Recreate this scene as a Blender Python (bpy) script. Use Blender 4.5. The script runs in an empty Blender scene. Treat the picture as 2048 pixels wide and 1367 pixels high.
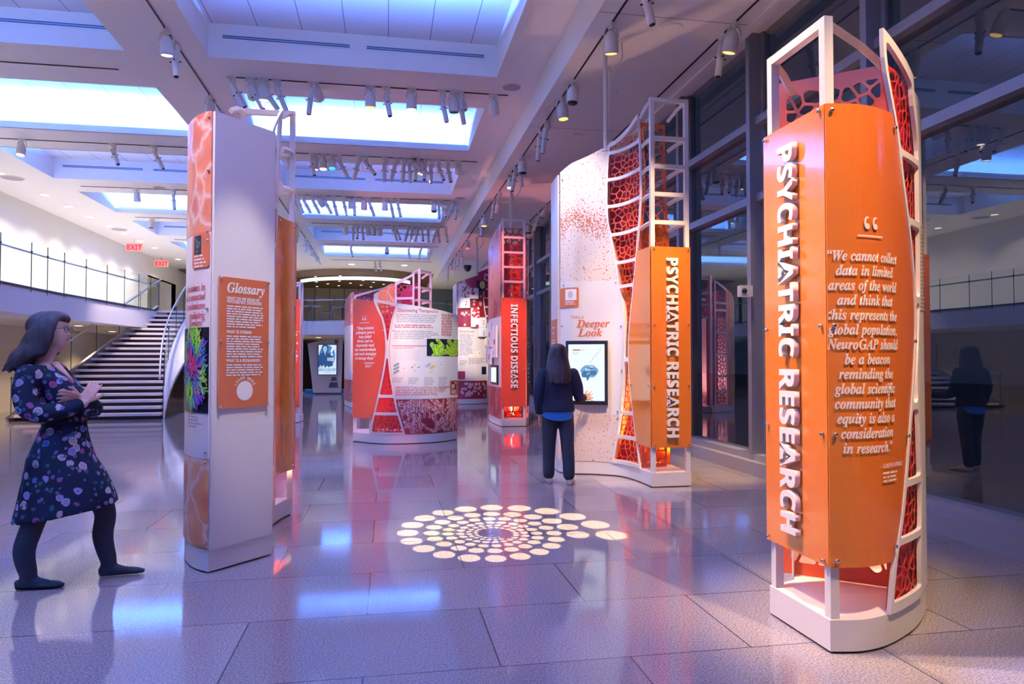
import bpy, bmesh, math, random
import numpy as np
from mathutils import Vector, Matrix
from mathutils.geometry import delaunay_2d_cdt
sc = bpy.context.scene
COL = sc.collection
R = math.radians
# ------------------------------------------------------------------ camera, world, exposure
FPX, CAMH = 1410.0, 1.45
PITCH, YAW = R(1.4422), R(10.0906)
cd = bpy.data.cameras.new('camera'); cd.sensor_width = 36; cd.sensor_fit = 'HORIZONTAL'; cd.lens = FPX/2048*36
cd.clip_start = .05; cd.clip_end = 300
cam = bpy.data.objects.new('camera', cd); COL.objects.link(cam)
cam.location = (0, 0, CAMH); cam.rotation_euler = (R(90)+PITCH, 0, -YAW)
sc.camera = cam
sc.view_settings.view_transform = 'Standard'; sc.view_settings.look = 'None'
sc.view_settings.gamma = 1; sc.view_settings.use_curve_mapping = False
sc.view_settings.exposure = 0.72
sc.cycles.max_bounces = 8; sc.cycles.diffuse_bounces = 4; sc.cycles.glossy_bounces = 4; sc.cycles.transparent_max_bounces = 12; sc.cycles.sample_clamp_indirect = 6
W = bpy.data.worlds.new('dusk'); sc.world = W; W.use_nodes = True
W.node_tree.nodes['Background'].inputs[0].default_value = (.05, .09, .22, 1)
W.node_tree.nodes['Background'].inputs[1].default_value = .12
COVE_P, COVE_C = 640, (.075, .25, 1.0)
DOWN_P, DOWN_C = 175, (1, .84, .64)
SPOT_K = 2.2
WARM = (1, .62, .32); PINK = (1, .30, .22); WHITE = (1, .86, .74)

# ------------------------------------------------------------------ materials
def mat(name, col, rough=.5, metal=0, spec=.5, emit=None, es=1, coat=0, trans=0, alpha=1):
    m = bpy.data.materials.new(name); m.use_nodes = True
    b = m.node_tree.nodes['Principled BSDF']
    b.inputs['Base Color'].default_value = (*col, 1); b.inputs['Roughness'].default_value = rough
    b.inputs['Metallic'].default_value = metal; b.inputs['Specular IOR Level'].default_value = spec
    b.inputs['Coat Weight'].default_value = coat; b.inputs['Coat Roughness'].default_value = .03
    b.inputs['Transmission Weight'].default_value = trans; b.inputs['Alpha'].default_value = alpha
    if emit: b.inputs['Emission Color'].default_value = (*emit, 1); b.inputs['Emission Strength'].default_value = es*.5
    return m
def nt(m): return m.node_tree.nodes, m.node_tree.links, m.node_tree.nodes['Principled BSDF']
def N(m, typ, **kw):
    n = m.node_tree.nodes.new(typ)
    for k, v in kw.items():
        if k.startswith('i_'): n.inputs[int(k[2:]) if k[2:].isdigit() else k[2:]].default_value = v
        else: setattr(n, k, v)
    return n
def ramp(m, src, stops, interp='LINEAR'):
    r = N(m, 'ShaderNodeValToRGB'); e = r.color_ramp.elements; r.color_ramp.interpolation = interp
    while len(e) < len(stops): e.new(.5)
    for i, (p, c) in enumerate(stops): e[i].position = p; e[i].color = (*c, 1)
    m.node_tree.links.new(src, r.inputs[0]); return r.outputs[0]
def coord(m, out='Object', scale=(1, 1, 1), loc=(0, 0, 0)):
    t = N(m, 'ShaderNodeTexCoord'); mp = N(m, 'ShaderNodeMapping')
    mp.inputs['Scale'].default_value = scale; mp.inputs['Location'].default_value = loc
    m.node_tree.links.new(t.outputs[out], mp.inputs[0]); return mp.outputs[0]
def mixc(m, f, a, b):
    x = N(m, 'ShaderNodeMix', data_type='RGBA'); L = m.node_tree.links.new
    if isinstance(f, (int, float)): x.inputs[0].default_value = f
    else: L(f, x.inputs[0])
    for v, i in ((a, 6), (b, 7)):
        if isinstance(v, tuple): x.inputs[i].default_value = (*v, 1)
        else: L(v, x.inputs[i])
    return x.outputs[2]
def mth(m, op, a, b=0.0, c=None):
    x = N(m, 'ShaderNodeMath', operation=op)
    for i, v in enumerate((a, b) if c is None else (a, b, c)):
        if isinstance(v, (int, float)): x.inputs[i].default_value = v
        else: m.node_tree.links.new(v, x.inputs[i])
    return x.outputs[0]

PAINT = mat('ceiling paint', (.86, .85, .84), .8, spec=.1)
WALLP = mat('wall paint', (.82, .80, .76), .8, spec=.1)
WHITEP = mat('white powder coat', (.82, .82, .83), .42)
WHITEG = mat('white laminate', (.80, .80, .82), .3)
ORANGE = mat('orange acrylic', (.78, .17, .012), .16, coat=.6)
REDORANGE = mat('red orange acrylic', (.72, .065, .022), .16, coat=.5)
RUST = mat('rust orange print', (.62, .13, .03), .3)
REDSHEET = mat('red perforated metal', (.62, .035, .018), .35)
ORSHEET = mat('orange perforated metal', (.72, .10, .02), .35)
DEEPRED = mat('deep red backing', (.42, .008, .012), .4)
MAGENTA = mat('crimson perforated metal', (.50, .012, .05), .35)
INKW = mat('white lettering', (.9, .9, .9), .4)
INKG = mat('grey print', (.42, .40, .42), .6)
INKR = mat('red print', (.55, .09, .07), .6)
INKO = mat('burnt orange print', (.60, .14, .04), .6)
BLACK = mat('black plastic', (.012, .012, .014), .35)
CHROME = mat('polished steel', (.75, .75, .77), .18, 1)
STEEL = mat('brushed steel', (.55, .57, .62), .3, 1)
DARKST = mat('dark steel', (.05, .055, .065), .4, .6)
MULL = mat('grey mullion aluminium', (.30, .31, .35), .42, .25)
TRACKM = mat('black track', (.01, .01, .01), .5)
FIXW = mat('white fixture', (.78, .78, .80), .35)
WARMLENS = mat('lit amber lens', (.9, .6, .2), .3, emit=(1, .62, .15), es=2.2)
REDLENS = mat('lit red lens', (.9, .1, .1), .3, emit=(1, .08, .08), es=2.5)
BLUELENS = mat('lit cyan lens', (.1, .6, .9), .3, emit=(.05, .55, 1), es=1.6)
WHITELENS = mat('lit white lens', (1, .9, .8), .3, emit=(1, .85, .7), es=5)
DOWNL = mat('downlight diffuser', (1, .9, .8), .3, emit=(1, .84, .6), es=7)
GRILLE = mat('grey grille', (.38, .36, .38), .7)
LEDM = mat('blue led strip', (.4, .6, 1), .5, emit=(.22, .42, 1), es=10)
def glass(name, tint, ior=1.5, refl=1.0, rough=0.0):
    m = bpy.data.materials.new(name); m.use_nodes = True; n = m.node_tree.nodes; l = m.node_tree.links
    n.remove(n['Principled BSDF'])
    tr = n.new('ShaderNodeBsdfTransparent'); tr.inputs[0].default_value = (*tint, 1)
    gl = n.new('ShaderNodeBsdfGlossy'); gl.inputs['Roughness'].default_value = rough; gl.inputs[0].default_value = (refl, refl, refl, 1)
    fr = n.new('ShaderNodeFresnel'); ge = n.new('ShaderNodeNewGeometry'); mr = n.new('ShaderNodeMapRange')     # same sheen from either face of the pane
    mr.inputs[3].default_value = ior; mr.inputs[4].default_value = 1/ior; l.new(ge.outputs['Backfacing'], mr.inputs[0]); l.new(mr.outputs[0], fr.inputs[0])
    mx = n.new('ShaderNodeMixShader'); l.new(fr.outputs[0], mx.inputs[0]); l.new(tr.outputs[0], mx.inputs[1]); l.new(gl.outputs[0], mx.inputs[2])
    l.new(mx.outputs[0], n['Material Output'].inputs[0]); return m
WGLASS = glass('window glass', (.62, .66, .70), 2.15, 1.0)
BGLASS = glass('balustrade glass', (.90, .95, .93), 1.4, .6)

# floor: polished granite slabs, paler strip along the windows
FLOOR = mat('polished granite', (.3, .29, .3), .09, spec=.5)
def _floor():
    m = FLOOR; n, l, b = nt(m)
    c = coord(m, 'Object', loc=(.10+1.28, -.13, 0))
    br = N(m, 'ShaderNodeTexBrick', offset=.5, squash=1.0)
    br.inputs['Scale'].default_value = 1; br.inputs['Mortar Size'].default_value = .004; br.inputs['Mortar Smooth'].default_value = 0
    br.inputs['Brick Width'].default_value = 1.28; br.inputs['Row Height'].default_value = .80; br.inputs['Bias'].default_value = 0
    br.inputs['Color1'].default_value = (.0, .0, .0, 1); br.inputs['Color2'].default_value = (1, 1, 1, 1); br.inputs['Mortar'].default_value = (.5, .5, .5, 1)
    l.new(c, br.inputs['Vector'])
    o = coord(m, 'Object')
    n1 = N(m, 'ShaderNodeTexNoise', i_Scale=95.0, i_Detail=3.0, i_Roughness=.7); l.new(o, n1.inputs['Vector'])
    n2 = N(m, 'ShaderNodeTexVoronoi', i_Scale=140.0); l.new(o, n2.inputs['Vector'])
    sx = N(m, 'ShaderNodeSeparateXYZ'); l.new(o, sx.inputs[0])
    pale = mth(m, 'GREATER_THAN', sx.outputs[0], 2.5)
    base = mixc(m, pale, (.31, .295, .325), (.39, .36, .36))
    tile = mixc(m, br.outputs['Color'], (.84, .84, .85), (1.12, 1.10, 1.09))
    mul = N(m, 'ShaderNodeMix', data_type='RGBA', blend_type='MULTIPLY', i_0=1.0); l.new(base, mul.inputs[6]); l.new(tile, mul.inputs[7])
    sp = ramp(m, n1.outputs[0], [(.33, (.42, .42, .44)), (.5, (.95, .95, .95)), (.68, (1.45, 1.42, 1.4))])
    mul2 = N(m, 'ShaderNodeMix', data_type='RGBA', blend_type='MULTIPLY', i_0=1.0); l.new(mul.outputs[2], mul2.inputs[6]); l.new(sp, mul2.inputs[7])
    dk = ramp(m, n2.outputs['Distance'], [(.10, (.45, .45, .47)), (.25, (1, 1, 1))])
    mul3 = N(m, 'ShaderNodeMix', data_type='RGBA', blend_type='MULTIPLY', i_0=.55); l.new(mul2.outputs[2], mul3.inputs[6]); l.new(dk, mul3.inputs[7])
    fin = mixc(m, br.outputs['Fac'], mul3.outputs[2], (.07, .07, .08))
    l.new(fin, b.inputs['Base Color'])
    nr = N(m, 'ShaderNodeTexNoise', i_Scale=2.5); l.new(o, nr.inputs['Vector'])
    l.new(mth(m, 'MULTIPLY_ADD', nr.outputs[0], .05, .05), b.inputs['Roughness'])
_floor()
def texmat(name, kind, seed=0.0):
    m = mat(name, (.8, .8, .8), .28); n, l, b = nt(m); o = coord(m, 'Object', loc=(seed, seed*.7, 0))
    if kind == 'vein':      # orange field with pale branching fibres
        w = N(m, 'ShaderNodeTexNoise', i_Scale=3.2, i_Detail=5.0); l.new(o, w.inputs['Vector'])
        add = N(m, 'ShaderNodeVectorMath', operation='MULTIPLY_ADD'); l.new(w.outputs[1], add.inputs[0]); add.inputs[1].default_value = (.35, .35, .35); l.new(o, add.inputs[2])
        v = N(m, 'ShaderNodeTexVoronoi', feature='DISTANCE_TO_EDGE', i_Scale=3.6); l.new(add.outputs[0], v.inputs['Vector'])
        base = ramp(m, w.outputs[0], [(.3, (.55, .10, .04)), (.55, (.75, .22, .07)), (.75, (.80, .36, .20))])
        f = ramp(m, v.outputs[0], [(0, (.8, .8, .8)), (.035, (.35, .35, .35)), (.11, (0, 0, 0))])
        l.new(mixc(m, f, base, (.9, .72, .6)), b.inputs['Base Color'])
    if kind == 'speck':     # cream ground with rust flecks gathering in streaks
        nz = N(m, 'ShaderNodeTexNoise', i_Scale=46.0, i_Detail=2.0); l.new(o, nz.inputs['Vector'])
        ws = N(m, 'ShaderNodeTexNoise', i_Scale=1.1, i_Detail=1.0); l.new(o, ws.inputs['Vector'])
        st = N(m, 'ShaderNodeTexWave', i_Scale=.42, i_Distortion=6.5, i_Detail=1.0, bands_direction='DIAGONAL'); st.inputs['Detail Scale'].default_value = .8; l.new(o, st.inputs['Vector'])
        dens = mth(m, 'MULTIPLY', mth(m, 'POWER', st.outputs['Fac'], 6.0), .17)
        dens = mth(m, 'ADD', dens, mth(m, 'MULTIPLY', ws.outputs[0], .06))
        f = mth(m, 'GREATER_THAN', mth(m, 'ADD', nz.outputs[0], dens), .680)
        l.new(mixc(m, f, (.80, .72, .64), (.58, .17, .06)), b.inputs['Base Color'])
    if kind == 'tissue':    # dusty red marbled tissue
        w = N(m, 'ShaderNodeTexNoise', i_Scale=9.0, i_Detail=6.0, i_Distortion=1.8); l.new(o, w.inputs['Vector'])
        l.new(ramp(m, w.outputs[0], [(.3, (.28, .04, .03)), (.5, (.55, .14, .10)), (.7, (.78, .42, .32))]), b.inputs['Base Color'])
    if kind == 'hatch':     # red ground with pale diagonal strokes
        w = N(m, 'ShaderNodeTexWave', i_Scale=9.0, i_Distortion=3.5, i_Detail=3.0); w.bands_direction = 'DIAGONAL'; l.new(o, w.inputs['Vector'])
        z = N(m, 'ShaderNodeTexNoise', i_Scale=1.6); l.new(o, z.inputs['Vector'])
        f = mth(m, 'MULTIPLY', w.outputs['Fac'], mth(m, 'GREATER_THAN', z.outputs[0], .47))
        l.new(mixc(m, f, (.42, .035, .025), (.80, .30, .16)), b.inputs['Base Color'])
    if kind == 'spark':     # orange with fine pale sparks
        v = N(m, 'ShaderNodeTexVoronoi', feature='DISTANCE_TO_EDGE', i_Scale=2.2); l.new(o, v.inputs['Vector'])
        z = N(m, 'ShaderNodeTexNoise', i_Scale=22.0, i_Detail=3.0); l.new(o, z.inputs['Vector'])
        f = ramp(m, z.outputs[0], [(.56, (0, 0, 0)), (.72, (.9, .9, .9))]); g = ramp(m, v.outputs[0], [(0, (.7, .7, .7)), (.03, (0, 0, 0))])
        l.new(mixc(m, g, mixc(m, f, (.74, .12, .02), (.92, .62, .42)), (.92, .62, .42)), b.inputs['Base Color'])
    return m
VEIN = texmat('orange fibre print', 'vein'); SPECK = texmat('rust speckle print', 'speck', 3.1)
TISSUE = texmat('red tissue print', 'tissue'); HATCH = texmat('red stroke print', 'hatch'); SPARK = texmat('orange spark print', 'spark')
DKRED = mat('dark red print', (.30, .012, .015), .35)
PALEPINK = mat('pale pink print', (.85, .55, .48), .4)
MIDRED = mat('dull red print', (.50, .09, .07), .4)
GREEN = mat('leaf green print', (.16, .42, .02), .4); LIME = mat('lime print', (.55, .80, .05), .4)
NAVY = mat('near black print', (.01, .012, .03), .35)

# ------------------------------------------------------------------ object helpers
def link(name, me, mats=(), parent=None, loc=(0, 0, 0), smooth=False):
    for m in (mats if isinstance(mats, (list, tuple)) else [mats]): me.materials.append(m)
    me.name = name
    o = bpy.data.objects.new(name, me); COL.objects.link(o); o.location = loc
    if parent is not None: o.parent = parent
    if smooth:
        for p in me.polygons: p.use_smooth = True
    return o
def tag(o, label=None, cat=None, group=None, kind=None):
    if label: o['label'] = label
    if cat: o['category'] = cat
    if group: o['group'] = group
    if kind: o['kind'] = kind
    return o
def thing(name, label, cat, loc=(0, 0, 0), rz=0, group=None):
    o = bpy.data.objects.new(name, None); COL.objects.link(o); o.location = loc; o.rotation_euler = (0, 0, rz)
    o.empty_display_size = .1
    return tag(o, label, cat, group)
def local(parent, me):          # parts are modelled in world space: bring them into the thing's own frame
    me.transform(Matrix.Translation(-Vector(parent.location)))
    return me
def bm_obj(name, bm, mats, parent=None, smooth=False, world=True):
    me = bpy.data.meshes.new(name); bmesh.ops.recalc_face_normals(bm, faces=bm.faces); bm.to_mesh(me); bm.free()
    if parent is not None and world:
        p = parent
        while p.parent is not None: p = p.parent
        local(p, me)
    return link(name, me, mats, parent, smooth=smooth)
def box(bm, x0, x1, y0, y1, z0, z1, mi=0):
    v = [bm.verts.new(c) for c in ((x0, y0, z0), (x1, y0, z0), (x1, y1, z0), (x0, y1, z0), (x0, y0, z1), (x1, y0, z1), (x1, y1, z1), (x0, y1, z1))]
    for q in ((0, 3, 2, 1), (4, 5, 6, 7), (0, 1, 5, 4), (1, 2, 6, 5), (2, 3, 7, 6), (3, 0, 4, 7)):
        f = bm.faces.new([v[i] for i in q]); f.material_index = mi
def beam(bm, a, b, w, h=None, mi=0, up=(0, 0, 1)):      # square bar from a to b
    a, b = Vector(a), Vector(b); d = (b-a).normalized(); h = h or w; u = Vector(up)
    if abs(d.dot(u)) > .95: u = Vector((0, 1, 0))
    r = d.cross(u).normalized()*w/2; t = r.cross(d).normalized()*h/2
    v = [bm.verts.new(p+s*r+q*t) for p in (a, b) for s, q in ((-1, -1), (1, -1), (1, 1), (-1, 1))]
    for q in ((0, 1, 2, 3), (7, 6, 5, 4), (0, 4, 5, 1), (1, 5, 6, 2), (2, 6, 7, 3), (3, 7, 4, 0)):
        bm.faces.new([v[i] for i in q]).material_index = mi
def cr(pts, n=8):               # Catmull-Rom through points of any dimension
    P = [Vector(p) for p in pts]; out = []
    for i in range(len(P)-1):
        p0, p1, p2, p3 = P[max(i-1, 0)], P[i], P[i+1], P[min(i+2, len(P)-1)]
        for k in range(n):
            t = k/n
            out.append(.5*((2*p1)+(p2-p0)*t+(2*p0-5*p1+4*p2-p3)*t*t+(3*p1-p0-3*p2+p3)*t**3))
    out.append(P[-1].copy()); return out
def tube(bm, pts, rad, seg=12, cap=True, mi=0, flat=None):     # swept round/oval section
    P = [Vector(p) for p in pts]; rings = []; u = None
    for i, p in enumerate(P):
        d = (P[min(i+1, len(P)-1)]-P[max(i-1, 0)]).normalized()
        if u is None:
            u = Vector(flat) if flat else (Vector((0, 0, 1)) if abs(d.z) < .9 else Vector((0, 1, 0)))
        u = (u-d*u.dot(d)).normalized(); r = d.cross(u)
        rr = rad[i] if isinstance(rad, (list, tuple)) else rad
        ra, rb = rr if isinstance(rr, (list, tuple)) else (rr, rr)
        rings.append([bm.verts.new(p+r*ra*math.cos(2*math.pi*k/seg)+u*rb*math.sin(2*math.pi*k/seg)) for k in range(seg)])
    for a, b in zip(rings, rings[1:]):
        for k in range(seg): bm.faces.new((a[k], a[(k+1) % seg], b[(k+1) % seg], b[k])).material_index = mi
    if cap: bm.faces.new(rings[0][::-1]).material_index = mi; bm.faces.new(rings[-1]).material_index = mi
    return rings
def lathe(bm, prof, c=(0, 0, 0), seg=16, mi=0):
    rings = []
    for r, z in prof: rings.append([bm.verts.new((c[0]+r*math.cos(2*math.pi*k/seg), c[1]+r*math.sin(2*math.pi*k/seg), c[2]+z)) for k in range(seg)])
    for a, b in zip(rings, rings[1:]):
        for k in range(seg): bm.faces.new((a[k], a[(k+1) % seg], b[(k+1) % seg], b[k])).material_index = mi
    bm.faces.new(rings[0][::-1]).material_index = mi; bm.faces.new(rings[-1]).material_index = mi
def ball(bm, c, r, u=10, v=7, mi=0):
    rx, ry, rz = r if isinstance(r, (list, tuple)) else (r, r, r)
    g = bmesh.ops.create_uvsphere(bm, u_segments=u, v_segments=v, radius=1)
    for w in g['verts']:
        w.co = Vector((c[0]+w.co.x*rx, c[1]+w.co.y*ry, c[2]+w.co.z*rz))
        for f in w.link_faces: f.material_index = mi
def prism(bm, pts, z0, z1, mi=0):
    lo = [bm.verts.new((p[0], p[1], z0)) for p in pts]; hi = [bm.verts.new((p[0], p[1], z1)) for p in pts]
    n = len(pts)
    bm.faces.new(lo[::-1]).material_index = mi; bm.faces.new(hi).material_index = mi
    for k in range(n): bm.faces.new((lo[k], lo[(k+1) % n], hi[(k+1) % n], hi[k])).material_index = mi

# ------------------------------------------------------------------ seeing through the photograph's lens
def ray(px, py):
    a, p = YAW, PITCH
    f = Vector((math.sin(a)*math.cos(p), math.cos(a)*math.cos(p), math.sin(p))); r = Vector((math.cos(a), -math.sin(a), 0)); u = r.cross(f)
    return f+r*((px-1024)/FPX)+u*((683.5-py)/FPX)
def at(px, py, axis, val):
    d = ray(px, py); o = Vector((0, 0, CAMH)); return o+d*((val-o[axis])/d[axis])

# ------------------------------------------------------------------ upright surfaces: (s along the plan, z up)
class Surf:
    def __init__(self, pts, smooth=True, n=8):
        self.P = cr([(x, y, 0) for x, y in pts], n) if smooth and len(pts) > 2 else [Vector((x, y, 0)) for x, y in pts]
        self.S = [0]
        for a, b in zip(self.P, self.P[1:]): self.S.append(self.S[-1]+(b-a).length)
        self.L = self.S[-1]; self.flat = len(self.P) == 2
    def frame(self, s):
        i = 0
        while i < len(self.S)-2 and self.S[i+1] < s: i += 1
        a, b = self.P[i], self.P[i+1]; t = (b-a).normalized()
        if not self.flat:       # blend tangents for a smooth normal
            k = (s-self.S[i])/(self.S[i+1]-self.S[i]); k = min(max(k, 0), 1)
            t0 = (self.P[i+1]-self.P[max(i-1, 0)]).normalized(); t1 = (self.P[min(i+2, len(self.P)-1)]-self.P[i]).normalized()
            tt = (t0*(1-k)+t1*k).normalized()
        else: tt = t
        return a+t*(s-self.S[i]), Vector((tt.y, -tt.x, 0)), tt
    def at(self, s, z, off=0):
        p, n, t = self.frame(s); q = p+n*off; return Vector((q.x, q.y, z))
    def px(self, x, y):         # where the photograph's pixel falls on this surface
        d = ray(x, y); best = None
        for i, (a, b) in enumerate(zip(self.P, self.P[1:])):
            e = b-a; den = d.x*e.y-d.y*e.x
            if abs(den) < 1e-9: continue
            t = (a.x*e.y-a.y*e.x)/den; k = (a.x*d.y-a.y*d.x)/den
            lo = -9 if i == 0 else -1e-6; hi = 10 if i == len(self.P)-2 else 1+1e-6
            if t > 0 and lo <= k <= hi:
                s = self.S[i]+k*e.length; o = max(0, -k, k-1)
                if best is None or o < best[0]-1e-6 or (abs(o-best[0]) < 1e-6 and t < best[3]): best = (o, s, CAMH+d.z*t, t)
        return best[1], best[2]
def fill2d(loops, thick):
    """flat plate with openings: constrained triangulation, two faces and the rims"""
    vs, es = [], []
    for lp in loops:
        n0 = len(vs); cl = [p for i, p in enumerate(lp) if (Vector(p[:2])-Vector(lp[i-1][:2])).length > 1e-5]
        vs += [Vector((p[0], p[1])) for p in cl]; es += [(n0+i, n0+(i+1) % len(cl)) for i in range(len(cl))]
    r = delaunay_2d_cdt(vs, es, [], 1, 1e-6)
    V = r[0]; n = len(V)
    E = np.array([(vs[a].x, vs[a].y, vs[b].x, vs[b].y) for a, b in es]); T = []
    tc = np.array([[sum(V[i].x for i in t)/len(t), sum(V[i].y for i in t)/len(t)] for t in r[2]])
    for t, (cx, cy) in zip(r[2], tc):       # keep what lies inside by the even-odd rule
        up = (E[:, 1] > cy) != (E[:, 3] > cy); e = E[up]
        if int((e[:, 0]+(cy-e[:, 1])/(e[:, 3]-e[:, 1])*(e[:, 2]-e[:, 0]) > cx).sum()) % 2: T.append(t); h = thick/2; cnt = {}
    for t in T:
        for i in range(len(t)):
            e = (t[i-1], t[i]); cnt[e] = cnt.get(e, 0)+1
    faces = [tuple(t) for t in T]+[tuple(i+n for i in reversed(t)) for t in T]
    for (i, j) in list(cnt):
        if (j, i) not in cnt: faces.append((j, i, i+n, j+n))
    me = bpy.data.meshes.new('f'); me.from_pydata([(v.x, v.y, h) for v in V]+[(v.x, v.y, -h) for v in V], [], faces); me.update(); return me
def curve_mesh(cu):
    o = bpy.data.objects.new('c', cu); COL.objects.link(o)
    dg = bpy.context.evaluated_depsgraph_get(); me = bpy.data.meshes.new_from_object(o.evaluated_get(dg))
    bpy.data.objects.remove(o); bpy.data.curves.remove(cu); return me
def wrap(me, S, off, step=.03):     # bend a flat (s,z,thickness) mesh onto a surface
    bm = bmesh.new(); bm.from_mesh(me); bpy.data.meshes.remove(me)
    if not S.flat and bm.verts:
        lo = min(v.co.x for v in bm.verts); hi = max(v.co.x for v in bm.verts); x = math.ceil(lo/step)*step
        while x < hi:
            bmesh.ops.bisect_plane(bm, geom=bm.verts[:]+bm.edges[:]+bm.faces[:], plane_co=(x, 0, 0), plane_no=(1, 0, 0), dist=1e-6); x += step
    for v in bm.verts: v.co = S.at(v.co.x, v.co.y, off+v.co.z)
    return bm
def sheet(name, S, loops, mats, parent, off=0, thick=.008, step=.03):
    return bm_obj(name, wrap(fill2d(loops, thick), S, off, step), mats, parent)
def decal(name, S, polys, mats, parent, off=.006):      # printed shapes, each (points, material slot)
    bm = bmesh.new(); k = 0
    for pts, mi in polys:
        k += 1; o = off+k*2e-5; lo = min(p[0] for p in pts); hi = max(p[0] for p in pts); bits = [pts]
        if not S.flat and hi-lo > .045:         # follow the curve
            n = math.ceil((hi-lo)/.03); w = (hi-lo)/n; bits = [clip(clip(pts, lo+i*w, 0, -1, 0), lo+(i+1)*w, 0, 1, 0) for i in range(n)]
        for q in bits:
            if len(q) < 3: continue
            try: bm.faces.new([bm.verts.new(S.at(x, y, o)) for x, y in q]).material_index = mi
            except ValueError: pass
    me = bpy.data.meshes.new(name); bm.to_mesh(me); bm.free()
    p = parent
    while p.parent is not None: p = p.parent
    local(p, me); return link(name, me, mats, parent)
def uni(s, style):
    if style == 'serif': up, lo, dg = 0x1D468, 0x1D482, None
    elif style == 'bold': up, lo, dg = 0x1D5D4, 0x1D5EE, 0x1D7EC
    else: return s
    return ''.join(chr(up+ord(c)-65) if 'A' <= c <= 'Z' else chr(lo+ord(c)-97) if 'a' <= c <= 'z' else c for c in s)
def text2d(s, size, style='', align='LEFT', extrude=0, sx=1.0, fat=0):
    cu = bpy.data.curves.new('t', 'FONT'); cu.body = uni(s, style); cu.size = 1; cu.align_x = align
    cu.extrude = extrude/size; cu.resolution_u = 3; cu.offset = min(fat/size, .017)
    me = curve_mesh(cu)
    for v in me.vertices: v.co = (v.co.x*sx*size, v.co.y*size, v.co.z*size)
    return me
def lettering(name, S, lines, mats, parent, off=.006, down=False):
    """lines: (text, s, z, size, style, align, x-scale, extrude, fat); down = reads top to bottom"""
    bm = bmesh.new()
    for (t, s, z, size, style, al, sx, ex, fat) in lines:
        me = text2d(t, size, style, al, ex, sx, fat)
        for v in me.vertices:
            x, y, w = v.co
            v.co = (s+y, z-x, w) if down else (s+x, z+y, w)
        b2 = wrap(me, S, off+ex, .03); m2 = bpy.data.meshes.new('x'); b2.to_mesh(m2); b2.free(); bm.from_mesh(m2); bpy.data.meshes.remove(m2)
    me = bpy.data.meshes.new(name); bm.to_mesh(me); bm.free()
    p = parent
    while p.parent is not None: p = p.parent
    local(p, me); return link(name, me, mats, parent)
def block(S, s0, s1, z, n, dz, rnd, ragged=.25, h=.45, mi=0):   # lines of print too small to read: word-long dashes
    out = []
    for k in range(n):
        e = s1-(s1-s0)*ragged*rnd.random()*(1 if k < n-1 else 1.8); x = s0
        while x < e:
            w = dz*(1+3.2*rnd.random()); x1 = min(x+w, e)
            if x1-x > dz*.3: out.append(([(x, z-k*dz), (x1, z-k*dz), (x1, z-k*dz+dz*h), (x, z-k*dz+dz*h)], mi))
            x = x1+dz*.42
    return out
def rrect(x0, x1, z0, z1, r=.02, n=4):
    out = []
    for cx, cz, a in ((x1-r, z1-r, 0), (x0+r, z1-r, 90), (x0+r, z0+r, 180), (x1-r, z0+r, 270)):
        for k in range(n+1): t = R(a+90*k/n); out.append((cx+r*math.cos(t), cz+r*math.sin(t)))
    return out
def disc(x, z, rx, rz=None, n=12): rz = rz or rx; return [(x+rx*math.cos(2*math.pi*k/n), z+rz*math.sin(2*math.pi*k/n)) for k in range(n)]
def rod(x, z, L, r, ang, n=5):      # capsule outline
    c, s = math.cos(ang), math.sin(ang); out = []
    for e, b in ((1, -90), (-1, 90)):
        for k in range(n+1):
            t = R(b+180*k/n); X = e*L/2+r*math.cos(t); Z = r*math.sin(t); out.append((x+X*c-Z*s, z+X*s+Z*c))
    return out
def fillet(poly, r, n=4, lim=22):
    out = []; m = len(poly)
    for i in range(m):
        a, b, c = Vector(poly[i-1]), Vector(poly[i]), Vector(poly[(i+1) % m]); u, v = a-b, c-b
        if u.length < 1e-6 or v.length < 1e-6: continue
        if math.degrees(math.pi-u.angle(v)) < lim: out.append(tuple(b)); continue
        d = min(r, u.length*.47, v.length*.47); p, q = b+u.normalized()*d, b+v.normalized()*d
        for k in range(n+1): t = k/n; out.append(tuple(p*(1-t)**2+b*2*t*(1-t)+q*t*t))
    return out
def clip(poly, px, py, nx, ny):     # keep the side where (p - P).n <= 0
    out = []; m = len(poly)
    for i in range(m):
        a, b = poly[i], poly[(i+1) % m]; da = (a[0]-px)*nx+(a[1]-py)*ny; db = (b[0]-px)*nx+(b[1]-py)*ny
        if da <= 0: out.append(a)
        if da*db < 0: t = da/(da-db); out.append((a[0]+(b[0]-a[0])*t, a[1]+(b[1]-a[1])*t))
    return out
def table(rows):                    # piecewise-linear f(z) from (z, value) rows, smoothed
    rows = sorted(rows)
    def f(z):
        if z <= rows[0][0]: return rows[0][1]
        if z >= rows[-1][0]: return rows[-1][1]
        for i in range(len(rows)-1):
            z0, a = rows[i]; z1, b = rows[i+1]
            if z <= z1:
                t = (z-z0)/(z1-z0); pa = rows[max(i-1, 0)]; pb = rows[min(i+2, len(rows)-1)]
                ma = (b-pa[1])/(z1-pa[0])*(z1-z0); mb = (pb[1]-a)/(pb[0]-z0)*(z1-z0)
                return (2*t**3-3*t*t+1)*a+(t**3-2*t*t+t)*ma+(3*t*t-2*t**3)*b+(t**3-t*t)*mb
    return f
def strip(Lf, Rf, z0, z1, n=40, zl=None, zr=None):     # outline between two edge curves (optionally slanted top)
    zl = zl or z1; zr = zr or z1
    return [(Lf(z0+(zl-z0)*k/n), z0+(zl-z0)*k/n) for k in range(n+1)]+[(Rf(z0+(zr-z0)*k/n), z0+(zr-z0)*k/n) for k in range(n, -1, -1)]
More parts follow.
